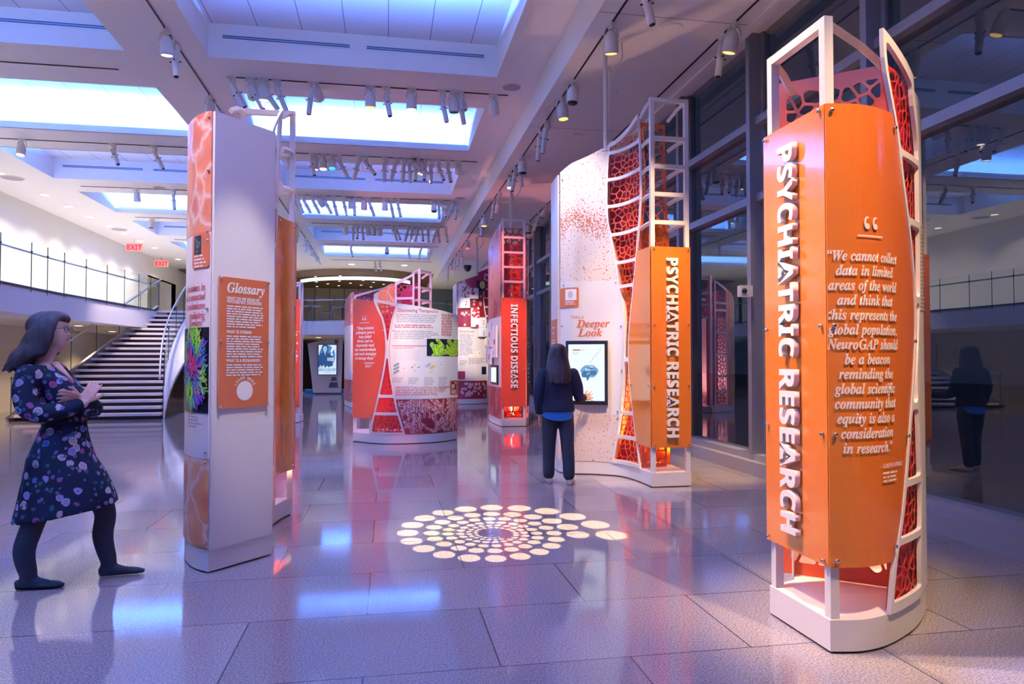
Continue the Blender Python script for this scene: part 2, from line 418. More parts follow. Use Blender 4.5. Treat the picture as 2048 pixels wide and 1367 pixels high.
def lattice(name, S, Lf, Rf, z0, z1, breaks, mats, parent, off=.01, m=.026, bar=.034, zl=None, zr=None, mid=None):
    """frame with rounded openings between rungs; openings pinch out where the strip is narrow"""
    loops = [strip(Lf, Rf, z0, z1, 40, zl, zr)]
    top = lambda s: z1
    for a, b in zip(breaks, breaks[1:]):
        zs = [a+bar/2+(b-a-bar)*k/7 for k in range(8)]; run = []
        runs = []
        for z in zs:
            if Rf(z)-Lf(z)-2*m > .008: run.append(z)
            elif run: runs.append(run); run = []
        if run: runs.append(run)
        for rn in runs:
            if len(rn) < 2: continue
            tl = zl and b == breaks[-1]
            lz = lambda z: z+(((zl-z1) if tl else 0)*(z-rn[0])/(rn[-1]-rn[0])); rz = lambda z: z+(((zr-z1) if (zr and b == breaks[-1]) else 0)*(z-rn[0])/(rn[-1]-rn[0]))
            lp = [(Lf(z)+m, lz(z)) for z in rn]+[(Rf(z)-m, rz(z)) for z in rn[::-1]]
            loops.append(fillet(lp, .035))
    return sheet(name, S, loops, mats, parent, off, .022, .08)
def perforated(name, S, Lf, Rf, z0, z1, cell, mats, parent, off, seed=1, gap=.006, thick=.004, m=.012, solid=None):
    rnd = random.Random(seed); pts = []
    lo = min(Lf(z0+(z1-z0)*k/20) for k in range(21)); hi = max(Rf(z0+(z1-z0)*k/20) for k in range(21))
    nx = max(1, round((hi-lo)/cell)); nz = max(1, round((z1-z0)/cell)); dx, dz = (hi-lo)/nx, (z1-z0)/nz
    for i in range(-1, nx+1):
        for j in range(-1, nz+1): pts.append((lo+(i+.5+rnd.uniform(-.42, .42))*dx, z0+(j+.5+rnd.uniform(-.42, .42))*dz))
    loops = [strip(Lf, Rf, z0, z1, 24)]
    for p in pts:
        x, z = p
        if not (Lf(z)-cell < x < Rf(z)+cell): continue
        if solid and any(a < z < b for a, b in solid): continue
        c = cell*2.2; poly = [(x-c, z-c), (x+c, z-c), (x+c, z+c), (x-c, z+c)]
        for q in pts:
            ex, ez = q[0]-x, q[1]-z; d = math.hypot(ex, ez)
            if d < 1e-9 or d > 3*cell: continue
            ex /= d; ez /= d; poly = clip(poly, x+ex*(d/2-gap), z+ez*(d/2-gap), ex, ez)
            if len(poly) < 3: break
        if len(poly) < 3: continue
        e = .03; zc = min(max(z, z0+e), z1-e)
        for F, sg in ((Lf, -1), (Rf, 1)):
            k = (F(zc+e)-F(zc-e))/(2*e); nn = math.hypot(1, k)
            poly = clip(poly, F(zc)-sg*m, zc, sg/nn, -sg*k/nn)
        poly = clip(poly, 0, z0+m*1.6, 0, -1); poly = clip(poly, 0, z1-m*1.6, 0, 1)
        if len(poly) < 3: continue
        A = abs(sum(poly[i-1][0]*poly[i][1]-poly[i][0]*poly[i-1][1] for i in range(len(poly))))/2
        if A < cell*cell*.08: continue
        loops.append(fillet(poly, cell*.14, 2, 10))
    return sheet(name, S, loops, mats, parent, off, thick, .08)
bolt_mesh = None
def bolts(S, pts, parent, off=.012, r=.011):
    global bolt_mesh
    if bolt_mesh is None:
        bm = bmesh.new(); lathe(bm, [(.55, -1.2), (.55, 0), (1, .1), (1, .7), (.7, 1.05)], seg=10)
        bolt_mesh = bpy.data.meshes.new('bolt'); bm.to_mesh(bolt_mesh); bm.free(); bolt_mesh.materials.append(CHROME)
        for p in bolt_mesh.polygons: p.use_smooth = True
    root = parent
    while root.parent is not None: root = root.parent
    for s, z in pts:
        p, n, t = S.frame(s); o = bpy.data.objects.new('standoff_bolt', bolt_mesh); COL.objects.link(o); o.parent = parent
        mw = Matrix((t, Vector((0, 0, 1)), n)).transposed().to_4x4()
        o.matrix_local = Matrix.Translation(Vector((p.x, p.y, z))+n*off-Vector(root.location)) @ mw @ Matrix.Scale(r, 4)
# ------------------------------------------------------------------ the setting
ZU, ZL, ZT = 6.05, 5.55, 6.57          # beams, window-side ceiling, coffer tops
Y0, YE = -6.0, 38.0
COLS = [(-8.33, -3.86), (-2.69, 1.75)]
def near(k): return 12.70+4.14*(k-2)
def far(k): return near(k)+2.68
KS = range(-1, 7)
def quad(bm, a, b, c, d, mi=0):
    bm.faces.new([bm.verts.new(p) for p in (a, b, c, d)]).material_index = mi
bm = bmesh.new(); box(bm, -11.6, 4.9, Y0, 46, -.2, 0)
tag(bm_obj('floor', bm, FLOOR), 'polished speckled granite slab floor with pale strip along the windows', kind='structure')
PANELC = mat('ceiling panel', (.74, .74, .76), .8, spec=.1)
def _pc():
    m = PANELC; n, l, b = nt(m); s = N(m, 'ShaderNodeSeparateXYZ'); l.new(coord(m), s.inputs[0])
    f = mth(m, 'LESS_THAN', mth(m, 'FRACT', mth(m, 'DIVIDE', s.outputs[0], .66)), .018)
    l.new(mixc(m, f, (.76, .76, .78), (.25, .25, .28)), b.inputs['Base Color'])
_pc()
bm = bmesh.new()
rows = [(near(k), far(k)) for k in KS]; ys = [Y0]+[v for r in rows for v in r]+[YE]
for a, b in zip(ys[::2], ys[1::2]): quad(bm, (-10.4, a, ZU), (2.44, a, ZU), (2.44, b, ZU), (-10.4, b, ZU))
for a, b in rows:
    for x0, x1 in ((-10.4, COLS[0][0]), (COLS[0][1], COLS[1][0]), (COLS[1][1], 2.44)): quad(bm, (x0, a, ZU), (x1, a, ZU), (x1, b, ZU), (x0, b, ZU))
for k in KS:
    for x0, x1 in COLS:
        a, b = near(k), far(k); A, B = (a, b+.36) if k % 2 == 0 else (a-.36, b)
        for x in (x0, x1): quad(bm, (x, A, ZU), (x, B, ZU), (x, B, ZT), (x, A, ZT))
        quad(bm, (x0, A, ZT), (x1, A, ZT), (x1, B, ZT), (x0, B, ZT), 1)
        plain, lipy, back = (a, b, B) if k % 2 == 0 else (b, a, A)
        quad(bm, (x0, plain, ZU), (x1, plain, ZU), (x1, plain, ZT), (x0, plain, ZT))
        quad(bm, (x0, back, ZU), (x1, back, ZU), (x1, back, ZT), (x0, back, ZT))
        sg = 1 if k % 2 == 0 else -1
        box(bm, x0, x1, min(lipy, lipy+sg*.03), max(lipy, lipy+sg*.03), ZU, ZU+.13)
        quad(bm, (x0, lipy, ZU+.02), (x1, lipy, ZU+.02), (x1, back, ZU+.02), (x0, back, ZU+.02))
# drop to the window-side ceiling and its soffit
quad(bm, (2.44, Y0, ZU), (2.44, 46, ZU), (2.44, 46, ZL), (2.44, Y0, ZL))
quad(bm, (2.44, Y0, ZL), (4.50, Y0, ZL), (4.50, 46, ZL), (2.44, 46, ZL))
quad(bm, (4.50, Y0, ZL), (4.50, 46, ZL), (4.50, 46, ZL+.12), (4.50, Y0, ZL+.12)); quad(bm, (4.50, Y0, ZL+.12), (4.9, Y0, ZL+.12), (4.9, 46, ZL+.12), (4.50, 46, ZL+.12))
box(bm, 4.36, 4.40, Y0, 46, ZL-.025, ZL+.02)
for y in (7.9, 12.05, 20.3): quad(bm, (2.45, y, ZL-.001), (4.35, y, ZL-.001), (4.35, y+.012, ZL-.001), (2.45, y+.012, ZL-.001), 2)
quad(bm, (-10.4, YE, ZU+.001), (2.44, YE, ZU+.001), (2.44, YE, ZU+.6), (-10.4, YE, ZU+.6))
SEAM = mat('shadow gap', (.2, .19, .2), .8)
tag(bm_obj('ceiling', bm, [PAINT, PANELC, SEAM]), 'white coffered ceiling with blue lit recesses and lower soffit by the windows', kind='structure')
# far end: timber ceiling behind a curved bulkhead
WOODC = mat('timber ceiling', (.20, .11, .045), .55)
bm = bmesh.new(); box(bm, -11.6, 4.9, YE, 46, 5.98, 6.02)
tag(bm_obj('ceiling', bm, WOODC), 'brown timber ceiling of the far upper floor', kind='structure')
arc = [(-5.0, 38.6), (-4.2, 37.5), (-3.0, 36.7), (-1.5, 36.3), (.0, 36.5), (1.0, 37.2), (1.6, 38.2)]
SB = Surf(arc)
bm = wrap(fill2d([[(0, 5.72), (SB.L, 5.72), (SB.L, 6.04), (0, 6.04)]], .06), SB, 0, .3)
tag(bm_obj('trim_1', bm, mat('bronze bulkhead', (.25, .17, .09), .5)), 'curved bronze bulkhead at the far end of the ceiling', kind='structure')
SB2 = Surf([(x*.93-.1, y+1.3) for x, y in arc])
bm = wrap(fill2d([[(.25, 5.62), (SB2.L-.3, 5.62), (SB2.L-.3, 5.80), (.25, 5.80)]], .03), SB2, 0, .3)
tag(bm_obj('curved_cove_lamp', bm, mat('curved cove glow', (.8, .9, 1), .5, emit=(.70, .85, 1), es=1.3)), 'curved pale blue light cove above the far upper floor', 'lamp')
# walls
bm = bmesh.new()
box(bm, -10.6, -10.4, Y0, 33.4, 0, ZU); box(bm, -10.6, -10.4, 37.6, 46, 0, ZU); box(bm, -10.6, -10.4, 33.4, 37.6, 5.2, ZU); box(bm, -10.6, -10.4, 33.4, 37.6, 0, 3.0)
quad(bm, (-11.6, 33.4, 3), (-11.6, 37.6, 3), (-11.6, 37.6, 5.2), (-11.6, 33.4, 5.2))
for y in (33.4, 37.6): quad(bm, (-11.6, y, 3), (-10.4, y, 3), (-10.4, y, 5.2), (-11.6, y, 5.2))
quad(bm, (-11.6, 33.4, 5.2), (-10.4, 33.4, 5.2), (-10.4, 37.6, 5.2), (-11.6, 37.6, 5.2))
tag(bm_obj('wall_left', bm, WALLP), 'white left wall behind the upper walkway', kind='structure')
bm = bmesh.new(); box(bm, -11.6, 4.9, 46, 46.2, 0, 6.1)
WALLF = mat('far beige wall', (.40, .33, .24), .7)
def _wf():
    n, l, b = nt(WALLF); s = N(WALLF, 'ShaderNodeSeparateXYZ'); l.new(coord(WALLF), s.inputs[0])
    f = mth(WALLF, 'LESS_THAN', mth(WALLF, 'FRACT', mth(WALLF, 'DIVIDE', s.outputs[0], .9)), .06)
    l.new(mixc(WALLF, f, (.42, .35, .26), (.10, .07, .045)), b.inputs['Base Color'])
_wf()
tag(bm_obj('wall_far', bm, WALLF), 'beige panelled wall at the far end', kind='structure')
bm = bmesh.new(); box(bm, 2.0, 4.9, 41.0, 41.2, 0, 5.55)
tag(bm_obj('wall_far', bm, mat('grey far wall', (.16, .19, .20), .6)), 'grey wall beyond the far end of the window side', kind='structure')
bm = bmesh.new(); box(bm, -11.6, 4.9, Y0-.2, Y0, 0, 6.6)
tag(bm_obj('wall_back', bm, WALLP), 'wall behind the viewer', kind='structure')
# window wall: bays between grey mullions
MY = [6.12+2.24*k for k in range(-5, 16)]
ZTR = (3.53, 4.52)
bm = bmesh.new(); box(bm, 4.52, 4.95, Y0, 41, 0, .17); box(bm, 4.62, 4.90, Y0, 41, .17, .25)
tag(bm_obj('baseboard_right', bm, mat('kerb paint', (.42, .42, .46), .45)), 'grey kerb along the foot of the windows', kind='structure')
for i in range(len(MY)-1):
    a, b = MY[i], MY[i+1]
    bm = bmesh.new(); box(bm, 4.58, 4.88, b-.045, b+.045, .25, ZL+.12)
    for dy in (-.075, .075): box(bm, 4.74, 4.80, b+dy-.03, b+dy+.03, .25, ZL+.12)
    for z in ZTR: box(bm, 4.66, 4.88, a+.045, b-.045, z-.05, z+.05)
    w = bm_obj('window_%d' % (i+1), bm, MULL)
    tag(w, 'dark window bay between grey mullions, %s' % ('behind the viewer' if b < 0 else 'about %d m along the hall' % round(b)), kind='structure')
    bm = bmesh.new(); quad(bm, (4.77, a+.05, .25), (4.77, b-.05, .25), (4.77, b-.05, ZL+.12), (4.77, a+.05, ZL+.12))
    bm_obj('window_pane', bm, WGLASS, w)
bm = bmesh.new(); box(bm, 5.2, 40, -10, 80, -.25, -.2)
tag(bm_obj('floor', bm, mat('night street', (.025, .026, .03), .35)), 'dark street outside the windows', kind='structure')
# tables and chairs on the far gallery
FURN = mat('dark furniture', (.03, .03, .035), .5)
for i, (x, y) in enumerate(((-3.2, 31.0), (-1.9, 31.4))):
    t = thing('cafe_table', '%s dark cafe table on the far gallery behind the glass balustrade' % ('left' if i == 0 else 'right'), 'table', (x, y, 3.0), group='cafe tables on the far gallery')
    for nm, pr in (('tabletop', [(.45, .72), (.45, .75)]), ('column', [(.04, .03), (.04, .72)]), ('base', [(.28, 0), (.26, .03)])):
        bm = bmesh.new(); lathe(bm, pr, (x, y, 3.0), 18); bm_obj(nm, bm, FURN, t)
for i, (x, y, f) in enumerate(((-3.9, 31.0, 1), (-2.55, 30.9, -1), (-1.2, 31.3, -1))):
    t = thing('cafe_chair', '%s dark chair at the cafe tables on the far gallery' % ('left', 'middle', 'right')[i], 'chair', (x, y, 3.0), group='chairs on the far gallery')
    bm = bmesh.new(); box(bm, x-.21, x+.21, y-.21, y+.21, 3.43, 3.46); bm_obj('seat', bm, FURN, t)
    bm = bmesh.new(); box(bm, x-f*.21-.015, x-f*.21+.015, y-.2, y+.2, 3.55, 3.85); bm_obj('backrest', bm, FURN, t)
    for a_ in (-1, 1):
        for b_ in (-1, 1): bm = bmesh.new(); beam(bm, (x+a_*.19, y+b_*.19, 3.0), (x+a_*.19, y+b_*.19, 3.85 if a_ == -f else 3.43), .025); bm_obj('leg', bm, FURN, t)
p_ = at(1493, 582, 0, 4.52)
t = thing('wall_camera', 'small white camera box on the mullion beside the large orange tower', 'camera', (4.58, p_.y, p_.z))
bm = bmesh.new(); box(bm, 4.42, 4.58, p_.y-.05, p_.y+.05, p_.z-.07, p_.z+.07); bm_obj('housing', bm, WHITEP, t)
bm = bmesh.new(); ball(bm, (4.46, p_.y-.06, p_.z), .035); bm_obj('lens', bm, BLACK, t)
# a car waiting at the kerb outside
car = thing('car', 'dark car with red tail lights waiting in the street outside the windows', 'car', (15.5, 24.5, -.2))
def _p(y, z): return (y, z)
prof = [(-2.2, .35), (-2.2, .75), (-2.05, .95), (-1.5, 1.0), (-.95, 1.40), (.5, 1.42), (1.2, 1.0), (2.0, .88), (2.2, .65), (2.2, .35)]
bm = bmesh.new(); L_ = [bm.verts.new((15.5-.85+(.12 if z > 1.1 else 0), 24.5+y, z-.2)) for y, z in prof]; R_ = [bm.verts.new((15.5+.85-(.12 if z > 1.1 else 0), 24.5+y, z-.2)) for y, z in prof]
bm.faces.new(L_); bm.faces.new(R_[::-1])
for i in range(len(prof)): bm.faces.new((L_[i], R_[i], R_[i-1], L_[i-1]))
bm_obj('body', bm, mat('dark car paint', (.02, .02, .03), .2, coat=.8), car)
for sx_ in (-1, 1):
    for y in (-1.4, 1.35):
        bm = bmesh.new(); tube(bm, [(15.5+sx_*.70, 24.5+y, .12), (15.5+sx_*.88, 24.5+y, .12)], .32, 18); w_ = bm_obj('wheel', bm, BLACK, car)
        bm = bmesh.new(); tube(bm, [(15.5+sx_*.88, 24.5+y, .12), (15.5+sx_*.90, 24.5+y, .12)], .19, 14); bm_obj('hub_cap', bm, STEEL, w_)
    bm = bmesh.new(); box(bm, 15.5+sx_*.62-.16, 15.5+sx_*.62+.16, 24.5-2.24, 24.5-2.18, .42, .56); bm_obj('tail_light', bm, mat('lit tail light', (.6, .02, .02), .3, emit=(1, .05, .05), es=9), car)
    bm = bmesh.new(); box(bm, 15.5+sx_*.85-.01, 15.5+sx_*.85+.01, 24.5-.85, 24.5+.9, .85, 1.15); bm_obj('side_window', bm, BLACK, car)
# upper walkway slab with white fascia, round to the far gallery
EDGE = cr([(-7.5, Y0, 0), (-7.52, 8, 0), (-7.55, 15.5, 0), (-7.5, 18.2, 0), (-7.27, 21.4, 0), (-7.12, 23.9, 0)], 6)
FEDGE = cr([(-6.15, 24.0, 0), (-5.75, 25.2, 0), (-4.9, 27.0, 0), (-3.3, 28.4, 0), (-1.7, 28.05, 0), (.6, 28.3, 0), (2.8, 29.6, 0), (4.7, 32.0, 0)], 6)
poly = [(p.x, p.y) for p in EDGE+FEDGE]+[(4.7, 45.9), (-11.55, 45.9), (-11.55, 33), (-10.4, 33), (-10.4, Y0)]
bm = bmesh.new(); prism(bm, poly, 2.42, 3.0)
bm.faces.ensure_lookup_table()
tag(bm_obj('floor', bm, PAINT), 'upper walkway slab with white fascia', kind='structure')
bm = bmesh.new()
for E in (EDGE, FEDGE):
    for a, b in zip(E, E[1:]): beam(bm, (a.x, a.y, 3.0), (b.x, b.y, 3.0), .05, .03)
tag(bm_obj('trim_2', bm, DARKST), 'dark steel edge strip on the walkway slab', kind='structure')

# ------------------------------------------------------------------ balustrades
def balustrade(name, label, path, joints, ztop=.98, rail=.78, off=.1):
    """path: dense 3-D points at floor level; joints: indices where posts stand"""
    t = thing(name, label, 'balustrade', path[0])
    for a, b in zip(joints, joints[1:]):
        bm = bmesh.new(); seg = path[a:b+1]
        lo = [bm.verts.new(p+Vector((0, 0, -.05))) for p in seg]; hi = [bm.verts.new(p+Vector((0, 0, ztop))) for p in seg]
        for i in range(len(seg)-1): bm.faces.new((lo[i], lo[i+1], hi[i+1], hi[i]))
        bm_obj('glass_panel', bm, BGLASS, t)
    for j in joints:
        bm = bmesh.new(); p = path[j]; beam(bm, p+Vector((0, 0, -.1)), p+Vector((0, 0, ztop)), .014, .014); ball(bm, p+Vector((0, 0, rail)), .024); bm_obj('post', bm, DARKST, t)
    bm = bmesh.new(); pr = []
    for i, p in enumerate(path):
        d = path[min(i+1, len(path)-1)]-path[max(i-1, 0)]; n = Vector((d.y, -d.x, 0)).normalized(); pr.append(p+n*off+Vector((0, 0, rail)))
    tube(bm, pr, .024, 8); bm_obj('handrail', bm, STEEL, t, smooth=True)
    return t
walk = [Vector((p.x, p.y, 3.0)) for p in EDGE]
balustrade('glass_balustrade', 'long glass balustrade with steel handrail on the left walkway edge', walk, list(range(0, len(walk), 2)), off=-.1)
gal = [Vector((p.x, p.y, 3.0)) for p in FEDGE[8:]]
balustrade('glass_balustrade', 'glass balustrade along the far gallery edge above the kiosk', gal, list(range(0, len(gal), 3)), off=-.1)

# ------------------------------------------------------------------ staircase
TREAD = mat('pale pink stone tread', (.78, .68, .65), .5)
RISER = mat('dark riser', (.035, .033, .036), .6)
NS = 20
def sl(t): return Vector((-8.62+1.52*t, 18.35+5.7*t, 3.0*t))
def srt(t): return Vector((-5.42-.80*t+.25*math.sin(math.pi*t)*-1, 18.45+5.6*t, 3.0*t))
st = thing('staircase', 'wide open staircase of pale treads rising to the upper walkway', 'staircase', (-7, 18.4, 0))
for k in range(NS):
    t = (k+.0)/NS; z = 3.0*(k+1)/NS; a, b = sl(t), srt(t); dy = Vector((0, .36, 0))
    bm = bmesh.new(); vs = []
    for zz in (z-.062, z): vs += [bm.verts.new((p.x, p.y, zz)) for p in (a, b, b+dy, a+dy)]
    for q in ((0, 3, 2, 1), (4, 5, 6, 7), (0, 1, 5, 4), (1, 2, 6, 5), (2, 3, 7, 6), (3, 0, 4, 7)): bm.faces.new([vs[i] for i in q])
    bm_obj('tread', bm, TREAD, st)
bm = bmesh.new()
for k in range(NS):
    t = k/NS; z = 3.0*(k+1)/NS; a, b = sl(t), srt(t); quad(bm, (a.x, a.y+.16, z-.19), (b.x, b.y+.16, z-.19), (b.x, b.y+.16, z-.05), (a.x, a.y+.16, z-.05))
bm_obj('riser_panel', bm, RISER, st)
bm = bmesh.new(); beam(bm, sl(0)+Vector((-.04, -.1, -.02)), sl(1)+Vector((-.04, 0, .06)), .07, .26); bm_obj('stringer', bm, STEEL, st)
# right stringer: a white plate that sweeps outwards as it climbs
bm = bmesh.new(); A, Bq = [], []
for k in range(13):
    t = k/12; p = srt(t); w = .10+.9*t**1.5; A.append(p+Vector((.05, 0, .12))); Bq.append(p+Vector((.10+.85*t**1.4, -.05, .02-.36*t)))
for i in range(12):
    va = [bm.verts.new(v) for v in (A[i], A[i+1], Bq[i+1], Bq[i])]; bm.faces.new(va)
bmesh.ops.remove_doubles(bm, verts=bm.verts, dist=1e-5)
r = bmesh.ops.extrude_face_region(bm, geom=bm.faces[:]); bmesh.ops.translate(bm, verts=[v for v in r['geom'] if isinstance(v, bmesh.types.BMVert)], vec=(0, .03, -.08))
bm_obj('stringer', bm, WHITEG, st)
lp = [sl(k/18)+Vector((-.04, 0, .15)) for k in range(19)]
balustrade('stair_balustrade', 'glass balustrade with steel rail on the left side of the staircase', lp, [0, 3, 6, 9, 12, 15, 18], .9, .86, .06)
rp = [srt(k/18)+Vector((.06, 0, .12)) for k in range(19)]
balustrade('stair_balustrade', 'curved glass balustrade on the right side of the staircase', rp, [0, 4, 8, 12, 15, 18], .9, .86, -.08)

# ------------------------------------------------------------------ ceiling fittings
VENTM = mat('vent slot blue grey', (.05, .10, .20), .6)
VN = {-1: 'behind the viewer', 1: 'nearest', 3: 'second', 5: 'farthest'}
for k in (1, 3, 5):
    for ci, cn in ((0, 'left'), (1, 'centre')):
        for si, (a, b) in enumerate(((-2.48, -.59), (-.33, 1.54))):
            if ci == 0: a -= 5.64; b -= 5.64
            y = far(k)-.006
            v = thing('slot_vent', '%s slot vent in the %s vented recess of the %s bay' % ('left-hand' if si == 0 else 'right-hand', VN[k], cn), 'vent', ((a+b)/2, y, 6.37), group='slot vents in the ceiling recesses')
            bm = bmesh.new(); box(bm, a-.06, b+.06, y-.004, y+.006, 6.32, 6.42); bm_obj('surround', bm, PAINT, v)
            bm = bmesh.new(); box(bm, a, b, y-.01, y+.004, 6.375, 6.393); box(bm, a, b, y-.01, y+.004, 6.345, 6.363); bm_obj('slot', bm, VENTM, v)
# concealed blue strips: one tube and its light in every cove
for k in KS:
    for ci, (x0, x1) in enumerate(COLS):
        yy = far(k)+.17 if k % 2 == 0 else near(k)-.17; sg = -1 if k % 2 == 0 else 1
        t = thing('cove_strip', 'blue strip lamp concealed in the cove, %s bay, recess %d from the viewer' % (('left', 'centre')[ci], k+1), 'lamp', ((x0+x1)/2, yy, ZU+.05), group='blue cove strips')
        bm = bmesh.new(); box(bm, x0+.05, x1-.05, yy-.02, yy+.02, ZU+.03, ZU+.06); bm_obj('strip', bm, LEDM, t)
        L = bpy.data.lights.new('cove light', 'AREA'); L.shape = 'RECTANGLE'; L.size = x1-x0-.1; L.size_y = .06; L.energy = COVE_P*(1 if k % 2 == 0 else 2.3); L.color = COVE_C
        o = bpy.data.objects.new('cove_light', L); COL.objects.link(o); o.parent = t; o.location = (0, 0, .04)
        d = Vector((0, sg*.75, 1)).normalized(); o.rotation_euler = d.to_track_quat('-Z', 'Y').to_euler()
def downlight(x, y, z, label, r=.1, light=0, group='recessed downlights', col=None, ang=120):
    t = thing('downlight', label, 'ceiling light', (x, y, z), group=group)
    bm = bmesh.new(); lathe(bm, [(r*1.25, -.012), (r*1.25, .0), (r*1.02, .0), (r*1.0, -.006)], (x, y, z), 16); bm_obj('rim', bm, PAINT, t)
    bm = bmesh.new(); lathe(bm, [(r, -.014), (r, -.004)], (x, y, z), 16); bm_obj('diffuser', bm, DOWNL, t)
    if light:
        L = bpy.data.lights.new('down', 'SPOT'); L.energy = light; L.color = col or DOWN_C; L.spot_size = R(ang); L.spot_blend = .7; L.shadow_soft_size = .08
        o = bpy.data.objects.new('bulb', L); COL.objects.link(o); o.parent = t; o.location = (0, 0, -.03)
ORD = ['first', 'second', 'third', 'fourth', 'fifth', 'sixth', 'seventh', 'eighth', 'ninth', 'tenth', 'eleventh', 'twelfth', 'thirteenth', 'fourteenth', 'fifteenth', 'sixteenth', 'seventeenth', 'eighteenth', 'nineteenth', 'twentieth']
for i, y in enumerate((21.53, 23.03, 24.6, 26.2, 27.65, 29.3, 31.0, 34.3)): downlight(-9.4, y, ZU, 'warm round downlight over the left walkway, %s visible from the viewer' % ORD[i], .11, DOWN_P, 'walkway downlights')
for y in (2, 6, 10, 14, 17, 19.2): downlight(-9.4, y, ZU, 'warm round downlight over the left walkway, outside the frame', .11, DOWN_P, 'walkway downlights')
for i, (x, y) in enumerate(((-4.53, 34.7), (-1.68, 34.7), (.84, 34.6), (.83, 37.2))): downlight(x, y, ZU, ['warm downlight at far ceiling end, left beside the orange panel', 'warm downlight at far ceiling end, middle one', 'warm downlight at far ceiling end, right front of two', 'warm downlight at far ceiling end, right rear of two'][i], .14, 160)
for i, (x, y) in enumerate(((-8.9, 17.0), (-9.0, 12.0), (-8.6, 21.8), (-9.2, 26), (-2.9, 31.5), (-1, 31.5), (1.2, 32.5), (-4.6, 30.5))):
    downlight(x, y, 2.42, 'warm downlight under the walkway slab, %s one' % ORD[i], .1, 170, 'downlights under the walkway', (1, .68, .36))
rnd = random.Random(5)
for i in range(20):
    x, y = -4.4+5.2*((i*.37) % 1), 38.6+.33*i
    downlight(x, y, 5.98, 'small warm downlight scattered in the far timber ceiling', .07, 45 if i % 4 == 0 else 0, 'scattered downlights in the far timber ceiling')
def disc_thing(name, label, cat, x, y, z, r, m, h=.012, group=None):
    t = thing(name, label, cat, (x, y, z), group=group)
    bm = bmesh.new(); lathe(bm, [(r, -h), (r*1.02, 0)], (x, y, z), 24); bm_obj('rim', bm, PAINT if m is GRILLE else m, t)
    bm = bmesh.new(); lathe(bm, [(r*.9, -h-.003), (r*.92, -h+.004)], (x, y, z), 24); bm_obj('face', bm, m, t)
disc_thing('ceiling_speaker', 'round grey speaker grille at the right end of the nearest beam', 'speaker', 2.06, 11.6, ZU, .17, GRILLE)
disc_thing('ceiling_speaker', 'round grey speaker grille at the right end of the third beam', 'speaker', 2.05, 19.9, ZU, .17, GRILLE)
disc_thing('ceiling_speaker', 'round grey speaker grille on the left bay beam behind the white slab', 'speaker', -6.0, 20.1, ZU, .17, GRILLE)
disc_thing('air_diffuser', 'round ceiling diffuser at the left edge of the frame', 'vent', -9.33, 19.65, ZU, .27, GRILLE, .02)
disc_thing('air_diffuser', 'round ceiling diffuser before the exit sign, left ceiling', 'vent', -9.3, 26.8, ZU, .27, GRILLE, .02)
disc_thing('ceiling_downlight', 'unlit round recessed downlight in the window-side ceiling', 'ceiling light', 3.46, 8.13, ZL, .13, PAINT)
disc_thing('smoke_detector', 'small round detector beside the ceiling pole above the deeper look wall', 'detector', 3.44, 10.25, ZL, .05, PAINT, .03)
disc_thing('smoke_detector', 'small round detector further along the window-side ceiling', 'detector', 3.0, 15.4, ZL, .08, PAINT, .02)
bm = bmesh.new(); box(bm, 3.32, 3.52, 12.3, 12.42, ZL-.02, ZL)
tag(bm_obj('ceiling_sensor', bm, PAINT), 'small white rectangular plate on the window-side ceiling', 'sensor')
t = thing('security_camera', 'black dome security camera on the window-side ceiling', 'camera', (3.46, 30.5, ZL))
bm = bmesh.new(); lathe(bm, [(.17, -.08), (.17, 0)], (3.46, 30.5, ZL)); bm_obj('mount', bm, DARKST, t)
bm = bmesh.new(); ball(bm, (3.46, 30.5, ZL-.1), (.15, .15, .17)); bm_obj('dome', bm, BLACK, t, smooth=True)
for (x, y, lab) in ((-9.5, 28.93, 'red lit exit sign hanging over the left walkway, nearer one'), (-9.9, 33.6, 'red lit exit sign farther along the left walkway')):
    t = thing('exit_sign', lab, 'sign', (x, y, ZU-.2)); S = Surf([(x-.3, y), (x+.3, y)])
    sheet('sign_panel', S, [rrect(0, .6, ZU-.46, ZU-.16, .02)], mat('exit sign face', (.2, .08, .08), .4, emit=(1, .42, .38), es=.9), t, 0, .03)
    lettering('exit_lettering', S, [('EXIT', .3, ZU-.41, .27, 'bold', 'CENTER', .9, 0, .006)], mat('exit red', (.4, .02, .02), .4, emit=(1, .02, .03), es=1.0), t, .02)
    bm = bmesh.new(); beam(bm, (x, y, ZU-.17), (x, y, ZU), .02); bm_obj('stem', bm, STEEL, t)
# ------------------------------------------------------------------ tracks and spotlights
def track(a, b, label):
    bm = bmesh.new(); beam(bm, a, b, .022, .012); tag(bm_obj('lighting_track', bm, TRACKM), label, 'lighting track')
ROWN = ['nearest', 'second', 'third', 'fourth', 'fifth', 'farthest']
for i, y in enumerate((11.98, 16.17, 20.28, 24.4, 28.7, 33.2)):
    for (a, b), cn in zip(((-8.0, -4.2), (-2.5, 2.06)), ('left', 'centre')):
        if i == 5 and cn == 'left': continue
        track((a, y, ZU-.008), (b, y, ZU-.008), 'thin black track across the %s bay, on the %s cross beam' % (cn, ROWN[i]))
track((-2.5, 3.7, ZU-.008), (2.06, 3.7, ZU-.008), 'thin black cross track overhead outside the frame, nearer one')
track((-2.5, 7.85, ZU-.008), (2.06, 7.85, ZU-.008), 'thin black cross track overhead outside the frame, farther one')
track((-3.04, 1, ZU-.008), (-3.04, 33, ZU-.008), 'long black track along the beam between left and centre bays')
track((2.68, 1, ZL-.008), (2.68, 31, ZL-.008), 'long black track along the edge of the window-side ceiling')
track((4.15, 1, ZL-.008), (4.15, 31, ZL-.008), 'long black track beside the window heads')
